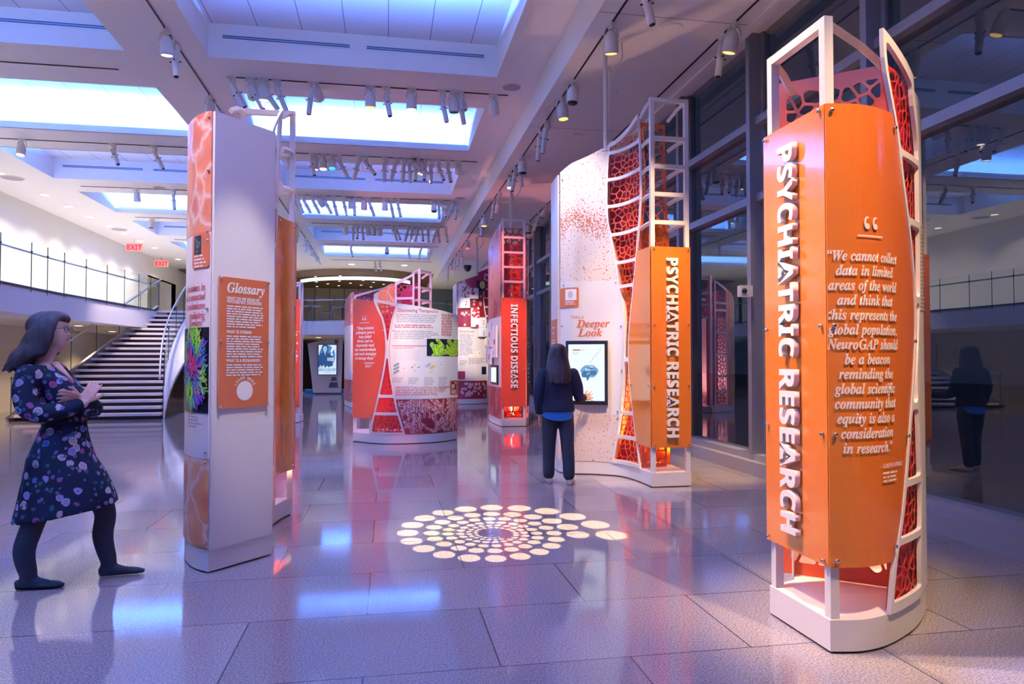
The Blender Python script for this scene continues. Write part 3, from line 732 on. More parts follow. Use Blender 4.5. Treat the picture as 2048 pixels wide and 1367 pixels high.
def meshof(fn, mats, smooth=True):
    bm = bmesh.new(); fn(bm); bmesh.ops.recalc_face_normals(bm, faces=bm.faces); me = bpy.data.meshes.new('fx'); bm.to_mesh(me); bm.free()
    for m in mats: me.materials.append(m)
    for p in me.polygons: p.use_smooth = smooth
    return me
def _adapt(bm): box(bm, -.075, .075, -.022, .022, -.035, 0); lathe(bm, [(.03, -.075), (.03, -.035)], seg=10)
def _neck(bm): tube(bm, [(0, 0, .05), (.035, 0, .02), (.045, 0, -.04), (.02, 0, -.10)], [.03, .036, .036, .03], 10)
def _barrel(bm): lathe(bm, [(.030, -.43), (.040, -.44), (.043, -.43), (.043, -.23), (.050, -.225), (.050, -.17), (.046, -.165), (.046, -.04), (.030, 0)], seg=14)
def _tip(bm): lathe(bm, [(.034, -.443), (.034, -.436)], seg=12)
def _knobs(bm):
    for a in range(4): tube(bm, [(.046*math.cos(a*1.57), .046*math.sin(a*1.57), -.2), (.078*math.cos(a*1.57), .078*math.sin(a*1.57), -.2)], .009, 6)
def _bell(bm): lathe(bm, [(.07, -.265), (.085, -.28), (.090, -.24), (.086, -.17), (.090, -.165), (.082, -.09), (.055, -.03), (.025, 0)], seg=18)
def _lens(bm): lathe(bm, [(.072, -.277), (.072, -.268)], seg=16)
def _yoke(bm): tube(bm, [(.0, 0, .03), (.07, 0, .0), (.095, 0, -.10)], .010, 6); tube(bm, [(.0, 0, .03), (-.07, 0, .0), (-.095, 0, -.10)], .010, 6)
FM = dict(adapter=meshof(_adapt, [FIXW], False), neck=meshof(_neck, [FIXW]), barrel=meshof(_barrel, [FIXW]), tip=meshof(_tip, [BLACK]),
          knobs=meshof(_knobs, [BLACK]), bell=meshof(_bell, [FIXW]), yoke=meshof(_yoke, [FIXW]))
LENS = {m.name: meshof(_lens, [m]) for m in (BLACK, WARMLENS, REDLENS, BLUELENS, WHITELENS)}
def child(name, me, parent, loc=(0, 0, 0), rot=None):
    o = bpy.data.objects.new(name, me); COL.objects.link(o); o.parent = parent; o.location = loc
    if rot is not None: o.rotation_euler = rot
    return o
def fixture(kind, x, y, z, label, group, lean=0, pitch=0, lens=None, turn=0, target=None, light=None):
    t = thing('track_spotlight', label, 'spotlight', (x, y, z), 0, group)
    child('adapter', FM['adapter'], t, rot=(0, 0, R(turn)))
    if target is not None:
        q = (Vector(target)-Vector((x, y, z-.1))).normalized().to_track_quat('-Z', 'Y'); rot = q.to_euler()
    else: rot = Matrix.Rotation(R(pitch), 3, 'X').to_euler(); rot = (Matrix.Rotation(R(-lean), 3, 'Y') @ Matrix.Rotation(R(pitch), 3, 'X')).to_euler()
    if kind == 'L':
        b = child('barrel', FM['barrel'], t, (0, 0, -.11), rot); child('knobs', FM['knobs'], b); child('neck', FM['neck'], t, (0, 0, -.06)); child('lens', FM['tip'], b); dist = .47
    else:
        b = child('housing', FM['bell'], t, (0, 0, -.08), rot); child('lens', LENS[(lens or BLACK).name], b); child('yoke', FM['yoke'], t, (0, 0, -.06)); dist = .31
    if light:
        P, c, deg, bl = light
        L = bpy.data.lights.new('spot', 'SPOT'); L.energy = P*SPOT_K; L.color = c; L.spot_size = R(deg); L.spot_blend = bl; L.shadow_soft_size = .03
        o = bpy.data.objects.new('bulb', L); COL.objects.link(o); o.parent = b; o.location = (0, 0, -dist)
    return t
rf = random.Random(11)
KW = {'L': 'long white spotlight', 'C': 'short bell spotlight'}
def row(items, y, py, where, z=ZU):
    """items: (pixel x, kind, lean[, lens])"""
    nk = {'L': 0, 'C': 0}; out = []
    for it in items:
        px, k, lean = it[:3]; lens = it[3] if len(it) > 3 else None
        x = at(px-lean*.25, py, 1, y).x; o = ORD[nk[k]]; nk[k] += 1
        extra = {None: '', 'WARM': ' with amber lens', 'RED': ' with red lens', 'BLUE': ' with cyan lens', 'WHITE': ' with white lens'}[lens]
        out += [fixture(k, x, y, z, '%s %s%s from left %s' % (o, KW[k], extra, where), 'spotlights '+where, lean, rf.uniform(-22, 22),
                {None: BLACK, 'WARM': WARMLENS, 'RED': REDLENS, 'BLUE': BLUELENS, 'WHITE': WHITELENS}[lens])]
    return out
def lamp(t, off, target, P, c, deg, bl=.8):      # the light of a fixture that is already hung
    L = bpy.data.lights.new('spot', 'SPOT'); L.energy = P*SPOT_K; L.color = c; L.spot_size = R(deg); L.spot_blend = bl; L.shadow_soft_size = .03
    o = bpy.data.objects.new('bulb', L); COL.objects.link(o); o.parent = t; o.location = off; o.rotation_euler = (Vector(target)-Vector(t.location)-Vector(off)).to_track_quat('-Z', 'Y').to_euler()
row([(470, 'L', 30), (507, 'L', 28), (532, 'L', 35), (558, 'L', 22), (622, 'L', -6), (741, 'C', 0, 'WARM'), (774, 'L', 10), (886, 'L', 12), (908, 'C', 0), (922, 'L', 12)], 11.98, 175, 'on the nearest centre cross track')
row([(626, 'L', 10), (647, 'C', 0, 'WHITE'), (665, 'C', 0, 'BLUE'), (684, 'L', 30), (714, 'L', -15), (738, 'L', 35), (769, 'L', 0), (788, 'L', -15), (807, 'L', -4), (820, 'L', 4), (832, 'L', -4), (848, 'L', 0), (862, 'L', 0), (880, 'L', 18), (897, 'L', 10)], 16.17, 310, 'on the second centre cross track')
row([(44, 'C', 0, 'WHITE'), (231, 'L', 25), (314, 'L', 28)], 16.17, 285, 'on the second left cross track')
row([(600, 'L', 22), (613, 'L', 28), (631, 'L', 28), (645, 'C', 40), (655, 'L', 28), (670, 'L', 15), (690, 'L', 15), (709, 'L', 3), (728, 'C', 0), (743, 'L', 22), (770, 'C', 0), (784, 'L', 12), (798, 'L', 12), (868, 'C', 0), (878, 'L', 0), (887, 'L', 15), (900, 'L', -20), (912, 'L', -6)], 20.28, 400, 'on the third centre cross track')
st_ = row([(273, 'C', 0), (348, 'L', 6)], 20.28, 382, 'on the third left cross track')
lamp(st_[0], (0, 0, -.45), (-6.8, 21.2, 1.2), 260, (1, .80, .78), 75)
row([(691, 'C', 0), (706, 'L', 0), (715, 'L', 0), (726, 'L', 8), (737, 'C', 6), (748, 'C', 0), (760, 'C', 0, 'RED'), (790, 'L', 22), (797, 'L', 20), (813, 'L', -15), (823, 'L', -5), (833, 'L', -12), (845, 'L', 4), (857, 'L', 5), (869, 'L', -18), (878, 'L', 8), (893, 'L', 8)], 24.4, 455, 'on the fourth centre cross track')
row([(304, 'C', 0)], 24.4, 438, 'on the fourth left cross track')
row([(704, 'L', 12), (774, 'C', 0), (819, 'L', 10), (839, 'L', -10), (858, 'L', -14)], 28.7, 492, 'on the fifth centre cross track')
row([(752, 'L', 12), (762, 'L', 12)], 33.2, 516, 'on the farthest centre cross track')
def along(items, X, z, where):
    """items: (pixel x, pixel y, kind, lean[, lens, target, light]) ordered from the viewer outwards"""
    nk = {'L': 0, 'C': 0}; out = []
    for it in items:
        px, py, k, lean = it[:4]; lens = it[4] if len(it) > 4 else None
        y = at(px, py, 0, X).y; o = ORD[nk[k]]; nk[k] += 1
        extra = {None: '', 'WARM': ' with amber lens', 'RED': ' with red lens', 'WHITE': ' with white lens'}[lens]
        out.append(fixture(k, X, y, z, '%s %s%s from viewer %s' % (o, KW[k], extra, where), 'spotlights '+where, lean, rf.uniform(-15, 15),
                {None: BLACK, 'WARM': WARMLENS, 'RED': REDLENS, 'WHITE': WHITELENS}[lens], 90))
    return out
along([(333, 52, 'C', 0, 'WHITE'), (350, 75, 'L', 6), (421, 190, 'C', 0, 'WHITE'), (442, 218, 'L', 20), (596, 455, 'L', -6), (610, 474, 'L', 4), (616, 482, 'L', 20), (625, 497, 'L', 22), (631, 505, 'L', 30)], -3.04, ZU, 'on the long track between the bays')
along([(1285, -5, 'L', 12), (1222, 48, 'C', 4, 'WARM'), (1146, 163, 'C', -4), (1124, 197, 'C', 4, 'WARM'), (1092, 246, 'L', -6), (1080, 262, 'L', -4), (1044, 322, 'C', 0), (1040, 330, 'L', 8, 'WHITE'), (1030, 343, 'L', -10), (1023, 352, 'C', -6, 'WHITE'), (998, 385, 'L', -8), (988, 398, 'L', -8), (968, 428, 'C', 0, 'WARM'), (962, 434, 'L', 0), (935, 474, 'C', 0, 'RED'), (922, 496, 'L', 8), (917, 503, 'L', -8), (911, 512, 'L', -8), (903, 525, 'C', 0, 'RED'), (895, 535, 'L', 0)], 2.68, ZL, 'on the track at the soffit edge')
wn_ = along([(1468, 50, 'C', -8, 'WARM'), (1444, 78, 'L', -8), (1092, 415, 'C', -20), (1078, 432, 'L', -18), (1058, 447, 'C', -5)], 4.15, ZL, 'on the track beside the windows')
lamp(wn_[0], (0, 0, -.42), (3.95, 8.9, 0), 190, (1, .70, .42), 34)
# added spotlights, unseen, hung outside the frame to light the displays and floor
def work(x, y, z, target, P, c, deg, bl=.5, kind='C', lens=WARMLENS, vis=False):
    return fixture(kind, x, y, z, 'added bell spotlight, unseen, on a ceiling track outside the picture' if not vis else vis, 'lit spotlights outside the picture', lens=lens, target=target, light=(P, c, deg, bl))
work(.9, 3.7, ZU, (2.16, 3.45, 2.0), 330, WARM, 30, .8)
work(-.4, 3.7, ZU, (2.16, 3.5, 1.4), 420, WARM, 24, .8)
work(2.68, 1.3, ZL, (2.6, 3.3, 2.0), 260, WARM, 32, .8)
work(.2, 3.7, ZU, (-1.0, 5.3, 1.65), 170, WHITE, 14, .7)
work(-3.04, 3.2, ZU, (-1.35, 5.4, 2.4), 190, WARM, 26, .8)
work(1.6, 7.85, ZU, (2.5, 8.6, 2.6), 185, WHITE, 40, .9)
work(2.68, 5.3, ZL, (3.2, 7.63, 1.8), 300, WARM, 30, .8)
work(2.68, 5.6, ZL, (2.95, 7.95, 2.6), 150, WARM, 26, .8)
work(-.6, 7.85, ZU, (-.25, 12.5, 1.5), 380, (1, .5, .3), 17, .7)
work(.7, 7.85, ZU, (.8, 12.4, 1.7), 380, WHITE, 17, .7)
work(.3, 7.85, ZU, (.3, 11.9, 0), 300, (1, .16, .14), 9, .9)
work(2.68, 1.3, ZL, (3.2, 2.5, 0), 110, (1, .66, .40), 48, .9)
work(2.68, 5.3, ZL, (2.5, 6.9, 0), 70, (1, .66, .45), 45, .9)
# added floods that brighten the floor and, by its bounce, the ceiling beams
for x, y in ((-.9, 3.7), (-1.6, 7.85), (1.0, 7.85), (-2.2, 3.7)): work(x, y, ZU, (x, y+.4, 0), 85, (.50, .46, 1.0), 118, .9)
for x, y in ((-2.0, 11.98), (.4, 11.98), (-1.6, 16.17), (.8, 16.17), (-1, 20.28), (1, 24.4)):
    fixture('C', x, y, ZU, 'added bell spotlight washing the floor from a centre cross track', 'added floor washing spotlights', lens=WHITELENS, target=(x, y+.2, 0), light=(60, (.80, .56, .95), 118, .9))
for x, y, z, tg, P, c, dg in ((1.8, 11.98, ZU, (2.75, 15.1, 1.7), 420, (1, .5, .36), 22), (1.2, 11.98, ZU, (2.75, 15.2, 3.6), 260, (1, .20, .18), 18), (1.6, 16.17, ZU, (2.85, 23.0, 2.2), 900, WHITE, 20),
        (.6, 16.17, ZU, (2.45, 16.3, 2.4), 220, (1, .7, .55), 30), (-1.2, 11.98, ZU, (.4, 18.2, 3.3), 330, (1, .35, .40), 16), (-2.2, 11.98, ZU, (-2.2, 16.9, 1.8), 360, (1, .5, .36), 20), (-2.2, 16.17, ZU, (-1.4, 21.8, 2.3), 520, (1, .55, .55), 20)):
    fixture('C', x, y, z, 'added bell spotlight turned to a display from a centre cross track', 'added display spotlights on the cross tracks', lens=WHITELENS, target=tg, light=(P, c, dg, .7))  # extra fixtures added to brighten the farther displays
# ------------------------------------------------------------------ exhibit displays
TXT = dict(sx=.92)
def display(name, label, loc): return thing(name, label, 'exhibit display', loc)
def plinth(root, pts, h=.165, mats=WHITEP):
    bm = bmesh.new(); prism(bm, pts, .012, h); o = bm_obj('plinth', bm, mats, root)
    bm = bmesh.new(); c = Vector((sum(p[0] for p in pts)/len(pts), sum(p[1] for p in pts)/len(pts))); prism(bm, [tuple(c+(Vector(p)-c)*.96) for p in pts], 0, .014); bm_obj('plinth_foot', bm, BLACK, root)
def tower(root, A, B, back, ztop, rungs, w=.048, z0=.16, rails=True):
    """ladder of two posts A, B with rungs, tied back by rails to the points in back"""
    for p in (A, B):
        bm = bmesh.new(); beam(bm, (p[0], p[1], z0), (p[0], p[1], ztop), w); bm_obj('post', bm, WHITEP, root)
    for z in rungs:
        bm = bmesh.new(); beam(bm, (A[0], A[1], z-w/2), (B[0], B[1], z-w/2), w*.98); bm_obj('rung', bm, WHITEP, root)
        if rails:
            for p, q in zip((A, B), back):
                bm = bmesh.new(); top = z == rungs[0]; e = (q[0], q[1], z-w/2-(.10 if top else .02))
                pts = [(p[0], p[1], z-w/2), ((p[0]+q[0])/2, (p[1]+q[1])/2, z-w/2-(.03 if top else .0)), e]
                tube(bm, pts, [(w*.55, w*.6)]*3, 4); bm_obj('side_rail', bm, WHITEP, root)
def plainpanel(root, name, S, s0, s1, z0, z1, m, off=.035, thick=.008): return sheet(name, S, [[(s0, z0), (s1, z0), (s1, z1), (s0, z1)]], m, root, off, thick)
def edgefn(S, rows, off=0):     # edge curve from pixels of the photograph
    return table([(lambda q: (q[1], q[0]))(S.px(x, y)) for x, y in rows])
def glyphs(S, root, s, rows_, size, m, style='serif', sx=.9, name='quote_lettering', off=.044, fat=.004, align='CENTER'):
    return lettering(name, S, [(t, s, z, size, style, align, sx, 0, fat) for t, z in rows_], m, root, off)
def qmark(panel, S, s, z, size, bar, off=.044, m=INKW):
    """opening quotation mark above a rule"""
    polys = []
    for k in (-1, 1):
        cx = s+k*size*.30
        a = [(cx+size*.22*math.cos(t)*(1)+size*.02, z+size*.35*math.sin(t)) for t in [R(60+18*i) for i in range(14)]]
        b = [(cx+size*.10+size*.16*math.cos(t), z+size*.02+size*.24*math.sin(t)) for t in [R(294-18*i) for i in range(14)]]
        polys.append((a+b, 0))
        polys.append((disc(cx+size*.02, z-size*.2, size*.17), 0))
    polys.append((rrect(s-bar/2, s+bar/2, z-size*.78, z-size*.70, size*.035), 0))
    decal('quotation_mark', S, polys, m, panel, off)

def added_uplight(root, x, y, z, P, c, deg=150):  # lamp added to give displays an inner glow and tint the ceiling
    bm = bmesh.new(); lathe(bm, [(.05, 0), (.055, .03), (.045, .035)], (x, y, z)); u = bm_obj('added_uplight', bm, BLACK, root)
    bm = bmesh.new(); lathe(bm, [(.040, .034), (.038, .038)], (x, y, z)); bm_obj('lens', bm, WARMLENS, u)
    L = bpy.data.lights.new('up', 'SPOT'); L.energy = P; L.color = c; L.spot_size = R(deg); L.spot_blend = .8; L.shadow_soft_size = .04
    o = bpy.data.objects.new('bulb', L); COL.objects.link(o); o.parent = u; o.location = Vector((x, y, z+.06))-Vector(root.location); o.rotation_euler = (R(180), 0, 0)
UPC = (1, .58, .34)
# ---------- near right tower: psychiatric research ----------
d1 = display('exhibit_display', 'orange tower in the right foreground with a long white quotation', (2.6, 3.6, 0))
C1 = Surf([(2.163, 3.186), (2.32, 3.165), (2.488, 3.205), (2.70, 3.318), (2.86, 3.43), (3.02, 3.57), (3.115, 3.68), (3.215, 3.88), (3.27, 4.15), (3.28, 4.6), (3.20, 5.2)], n=6)
T1 = Surf([(2.153, 3.735), (2.163, 3.186)])
pl = [(2.158, 3.735)]+[(p.x, p.y) for p in C1.P]+[(3.12, 5.25), (2.60, 4.15), (2.35, 3.80)]
plinth(d1, pl)
tower(d1, (2.19, 3.705), (2.195, 3.215), ((2.42, 3.88), (2.83, 3.53)), 3.19, [3.19], rails=True)
p = plainpanel(d1, 'title_panel', T1, -.01, T1.L+.0, .425, 2.735, ORANGE, .0)
lettering('raised_lettering', T1, [('PSYCHIATRIC RESEARCH', .195, T1.px(1585, 286)[1], .188, 'bold', 'LEFT', .942, .016, .003)], INKW, p, .012, down=True)
bolts(T1, [(.02, 2.71), (.02, 1.62), (.02, .45), (T1.L-.03, 2.71), (T1.L-.03, 1.62), (T1.L-.03, .45), (.02, 1.08), (T1.L-.03, 1.08)], p)
Lq = edgefn(C1, [(1761, 83), (1765, 134), (1778, 205), (1789, 268), (1797, 340), (1807, 418), (1818, 509), (1823.7, 582), (1825.5, 655), (1822.7, 732), (1814, 853), (1799.5, 1022), (1785, 1119), (1775, 1225)])
q = sheet('quote_panel', C1, [strip(lambda z: 0.0, lambda z: Lq(z)-.004, .425, 2.735, 40)], ORANGE, d1, .006, .008)
z0 = C1.px(1740, 523)[1]; z1 = C1.px(1740, 904)[1]; sq = C1.px(1737, 640)[0]
QL = ['“We cannot collect', 'data in limited', 'areas of the world', 'and think that', 'this represents the', 'global population.', 'NeuroGAP should', 'be a beacon', 'reminding the', 'global scientific', 'community that', 'equity is also a', 'consideration', 'in research.”']
glyphs(C1, q, sq, [(t, z0+(z1-z0)*i/13) for i, t in enumerate(QL)], .0735, INKW, off=.017, sx=.84, fat=.0022)
qmark(q, C1, C1.px(1737, 450)[0], C1.px(1740, 447)[1], .09, .165, off=.017)
za = C1.px(1775, 933)[1]; sa = C1.px(1752, 930)[0]
lettering('attribution_lettering', C1, [('— LUKOYE ATWOLI', sa, za, .030, 'bold', 'LEFT', .8, 0, 0)], INKW, q, .017)
decal('attribution_print', C1, block(C1, sa+.03, sa+.17, za-.03, 3, .020, random.Random(3)), INKW, q, .017)
bolts(C1, [(.03, 2.70), (.03, 1.62), (.03, 1.08), (.03, .46), (Lq(2.66)-.03, 2.66), (Lq(1.55)-.03, 1.55), (Lq(1.05)-.03, 1.05), (Lq(.5)-.03, .5)], q, off=.016)
Wd = table([(.165, .46), (.6, .36), (1.0, .23), (1.35, .11), (1.6, .10), (1.9, .17), (2.3, .30), (2.7, .40), (3.15, .40)])
Rq = lambda z: Lq(z)+Wd(z)
lattice('lattice_frame', C1, Lq, Rq, .165, 3.16, [.20, .51, .80, 1.20, 1.78, 2.20, 2.55, 3.12], WHITEP, d1, .004, zl=3.16, zr=3.02)
perforated('perforated_sheet', C1, lambda z: Lq(z)+.01, lambda z: Rq(z)+.03, .18, 3.0, .062, REDSHEET, d1, -.016, 4, .0045)
added_uplight(d1, 2.90, 4.0, .165, 45, UPC); added_uplight(d1, 3.0, 4.8, .165, 70, UPC)
sheet('backing_panel', C1, [strip(lambda z: Lq(z)+.10, lambda z: Rq(z)+.5, .18, 3.0, 16)], DEEPRED, d1, -.045, .006)
B1 = Surf([(2.36, 3.93), (2.82, 3.55)])
perforated('perforated_sheet', B1, lambda z: .0, lambda z: B1.L, .17, 3.14, .085, ORSHEET, d1, 0, 9, .008, .004, .045)
im = sheet('image_panel', C1, [strip(Rq, lambda z: C1.L-.01, .17, 2.95, 24)], WHITEG, d1, .004, .008)
decal('caption_print', C1, block(C1, Rq(1.8)+.02, Rq(1.8)+.3, 2.2, 22, .022, random.Random(8)), INKG, im, .012)
S = Surf([(3.20, 5.2), (3.12, 5.25)]); plainpanel(d1, 'end_panel', S, 0, S.L, .16, 2.9, WHITEG, 0, .02)
S = Surf([(3.12, 5.23), (2.61, 4.18), (2.38, 3.86)], n=4); plainpanel(d1, 'back_panel', S, 0, S.L, .16, 2.6, WHITEG, 0, .01)

# ---------- second tower on the right: take a deeper look ----------
d2 = display('exhibit_display', 'tall orange and white display with touchscreen, beside the woman in black jacket', (2.9, 8.2, 0))
C2 = Surf([(2.195, 8.88), (2.32, 8.70), (2.46, 8.655), (2.60, 8.60), (2.81, 8.465), (2.905, 8.288), (2.955, 7.99), (2.972, 7.65)], n=8)
T2 = Surf([(2.968, 7.63), (3.444, 7.637)]); E2 = Surf([(2.222, 9.38), (2.195, 8.88)])
plinth(d2, [(2.215, 9.4)]+[(p.x, p.y) for p in C2.P]+[(2.968, 7.625), (3.446, 7.63), (3.446, 8.25), (3.1, 9.0), (2.7, 9.4)])
RZ2 = [4.475, 4.03, 3.705, 3.38, 3.055]
BK2 = ((2.985, 7.98), (3.36, 8.05))
tower(d2, (3.0, 7.665), (3.42, 7.67), BK2, 4.475, RZ2)
p = plainpanel(d2, 'title_panel', T2, -.0, T2.L, .45, 2.745, ORANGE, .012)
lettering('raised_lettering', T2, [('PSYCHIATRIC RESEARCH', .178, 2.625, .182, 'bold', 'LEFT', .955, .016, .003)], INKW, p, .024, down=True)
bolts(T2, [(.03, 2.71), (T2.L-.03, 2.71), (.03, 1.85), (T2.L-.03, 1.85), (.03, 1.15), (T2.L-.03, 1.15), (.03, .48), (T2.L-.03, .48)], p, off=.024)
L2 = edgefn(C2, [(1217, 288), (1212.5, 365), (1214, 440), (1220, 470), (1232, 530), (1238, 580), (1246, 623), (1247.6, 717), (1241, 812), (1230, 893), (1224, 928)])
R2 = edgefn(C2, [(1275.5, 228.5), (1281, 290), (1283, 365), (1280, 440), (1274, 515), (1268, 580), (1260, 670), (1260, 736), (1266.5, 812), (1274, 874.6), (1282, 937)])
zt = lambda x, y: C2.px(x, y)[1]
zl2, zr2 = zt(1217, 288), zt(1275.5, 228.5)
br = [.19, .50, .80, 1.45, 2.36, 2.66, 3.02, 3.38, 3.72, 4.06, zl2-.03]
lattice('lattice_frame', C2, L2, R2, .165, zl2, br, WHITEP, d2, .002, m=.022, bar=.04, zl=zl2, zr=zr2)
perforated('perforated_sheet', C2, lambda z: L2(z)+.008, lambda z: R2(z)-.008, .18, zl2+.05, .075, ORSHEET, d2, -.05, 2, .006)
sheet('backing_panel', C2, [strip(lambda z: L2(z)-.02, lambda z: (L2(z)+R2(z))/2+.02, .18, zl2-.1, 16)], DEEPRED, d2, -.22, .006)
added_uplight(d2, 3.25, 8.15, .165, 35, UPC); added_uplight(d2, 2.75, 9.0, .165, 70, UPC)
B2 = Surf([(2.985, 7.99), (3.37, 8.06)])
perforated('perforated_sheet', B2, lambda z: 0., lambda z: B2.L-.02-.03*math.cos(z*1.5), .17, 4.3, .09, ORSHEET, d2, 0, 12, .008, .004, .03)
sq_ = sheet('side_panel', C2, [strip(lambda z: R2(z)+.004, lambda z: C2.L+.01, .45, 2.745, 30)], ORANGE, d2, .012, .008)
bolts(C2, [(R2(2.4)+.03, 2.45), (C2.L-.03, 1.85), (R2(1.85)+.03, 1.85), (C2.L-.03, 1.15), (R2(1.15)+.03, 1.15), (C2.L-.03, .48), (R2(.48)+.03, .48)], sq_, off=.018)
s0 = C2.px(1121, 600)[0]; zA, zB = zt(1180, 562), zt(1180, 828)
bk = sheet('backing_board', C2, [strip(lambda z: s0, lambda z: L2(z)+.01, .166, zt(1121, 345)-.0, 30, zt(1121, 345), zl2-.02)], WHITEG, d2, -.045, .06)
i1 = sheet('image_panel', C2, [strip(lambda z: s0, lambda z: L2(z)+.005, zA, zt(1121, 345), 24, zt(1121, 345), zl2-.01)], SPECK, d2, .0, .008)
i2 = sheet('text_panel', C2, [strip(lambda z: s0, lambda z: L2(z)+.005, zB, zA, 24)], WHITEG, d2, .0, .008)
i3 = sheet('image_panel', C2, [strip(lambda z: s0, lambda z: L2(z)+.005, .17, zB, 16)], SPECK, d2, .0, .008)
for pnl, pts in ((i1, [(1126, 360), (1212, 300)]), (i2, [(1128, 570), (1232, 565), (1125, 652), (1243, 652), (1245, 740), (1236, 822)]), (i3, [(1237, 835)])):
    bolts(C2, [C2.px(*t) for t in pts], pnl, off=.006)
def T(S, px, py, text, size, style='', sx=.9, al='CENTER', fat=0): s, z = S.px(px, py); return (text, s, z, size, style, al, sx, 0, fat)
lettering('subheading_lettering', C2, [T(C2, 1155, 637, 'TAKE A', .055, '', .9)], INKO, i2, .006)
lettering('heading_lettering', C2, [T(C2, 1187, 654, 'Deeper', .137, 'serif', 1.08, 'CENTER', .002), T(C2, 1181, 672, 'Look', .137, 'serif', 1.08, 'CENTER', .003)], INKO, i2, .006)
ch = sheet('caption_tab', C2, [rrect(C2.px(1122, 600)[0], C2.px(1157, 600)[0], zt(1140, 614), zt(1140, 575), .02)], RUST, i2, .008, .006)
a, b = C2.px(1132, 590)[0], C2.px(1153, 590)[0]
decal('caption_picture', C2, [(rrect(a, b, zt(1142, 600), zt(1142, 578), .005), 0), (disc((a+b)/2, zt(1142, 589), .035, .05), 1)], [INKW, mat('pale grey green print', (.55, .56, .50), .5)], ch, .013)
decal('caption_print', C2, block(C2, a, b+.01, zt(1142, 603), 3, .018, random.Random(2)), INKW, ch, .013)
# touchscreen: a flat cabinet hung on the curved wall
pa, pb = C2.at(C2.px(1137, 745)[0], 0, .055), C2.at(C2.px(1217.5, 745)[0], 0, .055)
SS = Surf([(pa.x, pa.y), (pb.x, pb.y)]); zh, zl = SS.px(1177, 681)[1], SS.px(1177, 809)[1]
scr = sheet('touchscreen', SS, [[(0, zl), (SS.L, zl), (SS.L, zh), (0, zh)]], BLACK, d2, -.02, .055)
SCREEN = mat('lit white screen', (.02, .02, .02), .12, emit=(.86, .95, 1), es=1.25)
sheet('screen', SS, [rrect(.035, SS.L-.035, zl+.05, zh-.045, .003)], SCREEN, scr, .009, .004)
SCB = [mat('screen blue', (.02, .02, .02), .3, emit=(.05, .22, .48), es=1), mat('screen pale blue', (.02, .02, .02), .3, emit=(.28, .55, .85), es=1), mat('screen orange', (.02, .02, .02), .3, emit=(.55, .18, .06), es=1), mat('screen grey', (.02, .02, .02), .3, emit=(.62, .70, .80), es=1), SCREEN]
cx, cz = SS.px(1179, 742); bw, bh = .112, .082; pol = []
pol.append(([(cx+bw*math.cos(t)*(1+.05*math.sin(5*t)), cz+bh*math.sin(t)*(1+.06*math.cos(6*t))+.0) for t in [2*math.pi*k/40 for k in range(40)] if True], 1))
pol.append(([(cx-.105, cz-.03), (cx-.06, cz+.01), (cx-.01, cz-.01), (cx+.05, cz+.012), (cx+.105, cz-.005), (cx+.07, cz-.05), (cx+.02, cz-.045), (cx, cz-.07), (cx-.015, cz-.115), (cx-.035, cz-.11), (cx-.035, cz-.08), (cx-.09, cz-.075)], 0))
rr = random.Random(7)
for k in range(26):
    t = rr.uniform(0, 6.28); q0 = rr.uniform(.15, .85); x, z = cx+bw*q0*math.cos(t), cz+.012+bh*q0*math.sin(t)
    pol.append((rod(x, z, rr.uniform(.015, .045), .005, rr.uniform(-.4, 1.2)), rr.choice((0, 0, 4))))
decal('brain_image', SS, pol, SCB, scr, .0125); pol = []
pol.append((rrect(.09, .19, zh-.125, zh-.11, .003), 2)); pol += block(SS, .20, .27, zh-.123, 1, .02, rr, mi=3); pol += block(SS, .09, .18, zh-.155, 2, .016, rr, mi=3)
for k in range(14):
    X_, Z_ = .05+.030*k, zl+.22+.036*k
    if abs(X_-cx) > .12 or abs(Z_-cz) > .11: pol.append((rod(X_, Z_, .012, .007, .9), 3))
decal('screen_print', SS, pol, SCB, scr, .0127)
# end panel with a small orange caption
e = plainpanel(d2, 'end_panel', E2, 0, E2.L, .165, E2.px(1108, 362)[1], WHITEG, 0, .02)
ca = sheet('caption_panel', E2, [[(E2.L*.2, .9), (E2.L*.85, .9), (E2.L*.85, 1.98), (E2.L*.2, 1.98)]], RUST, e, .02, .008)
decal('caption_print', E2, block(E2, E2.L*.28, E2.L*.75, 1.7, 14, .035, random.Random(4)), INKW, ca, .026)
lettering('caption_lettering', E2, [('Translating', E2.L*.5, 1.86, .06, 'serif', 'CENTER', .75, 0, .001), ('insight', E2.L*.5, 1.79, .06, 'serif', 'CENTER', .75, 0, .001)], INKW, ca, .026)
S = Surf([(3.43, 8.2), (3.08, 8.98), (2.7, 9.38)], n=4); plainpanel(d2, 'back_panel', S, 0, S.L, .16, 3.2, ORANGE, 0, .01)
S = Surf([(2.7, 9.38), (2.222, 9.38)]); plainpanel(d2, 'back_panel', S, 0, S.L, .16, 3.6, WHITEG, 0, .01)
def pole(root, x, y, z0, z1=ZL, r=.028, label=None, bend=.22):
    t = thing('ceiling_pole', label, 'pole', (x, y, z1))
    bm = bmesh.new(); tube(bm, [(x, y, z0), (x, y, z1)], r, 10); bm_obj('pole', bm, WHITEP, t, smooth=True)
    bm = bmesh.new(); tube(bm, cr([(x+r*1.5, y, z0), (x+r*1.6, y, z1-.75), (x+bend*.35, y, z1-.45), (x+bend, y, z1-.22), (x+bend, y, z1)], 5), .011, 6); bm_obj('cable', bm, WHITEP, t, smooth=True)
    bm = bmesh.new(); lathe(bm, [(.05, -.03), (.06, 0)], (x, y, z1)); bm_obj('ceiling_plate', bm, PAINT, t)
pp = C2.at(C2.px(1207, 300)[0], 0, -.12); pole(d2, pp.x, pp.y, .2, label='white pole with power cable from the ceiling into the deeper look display')

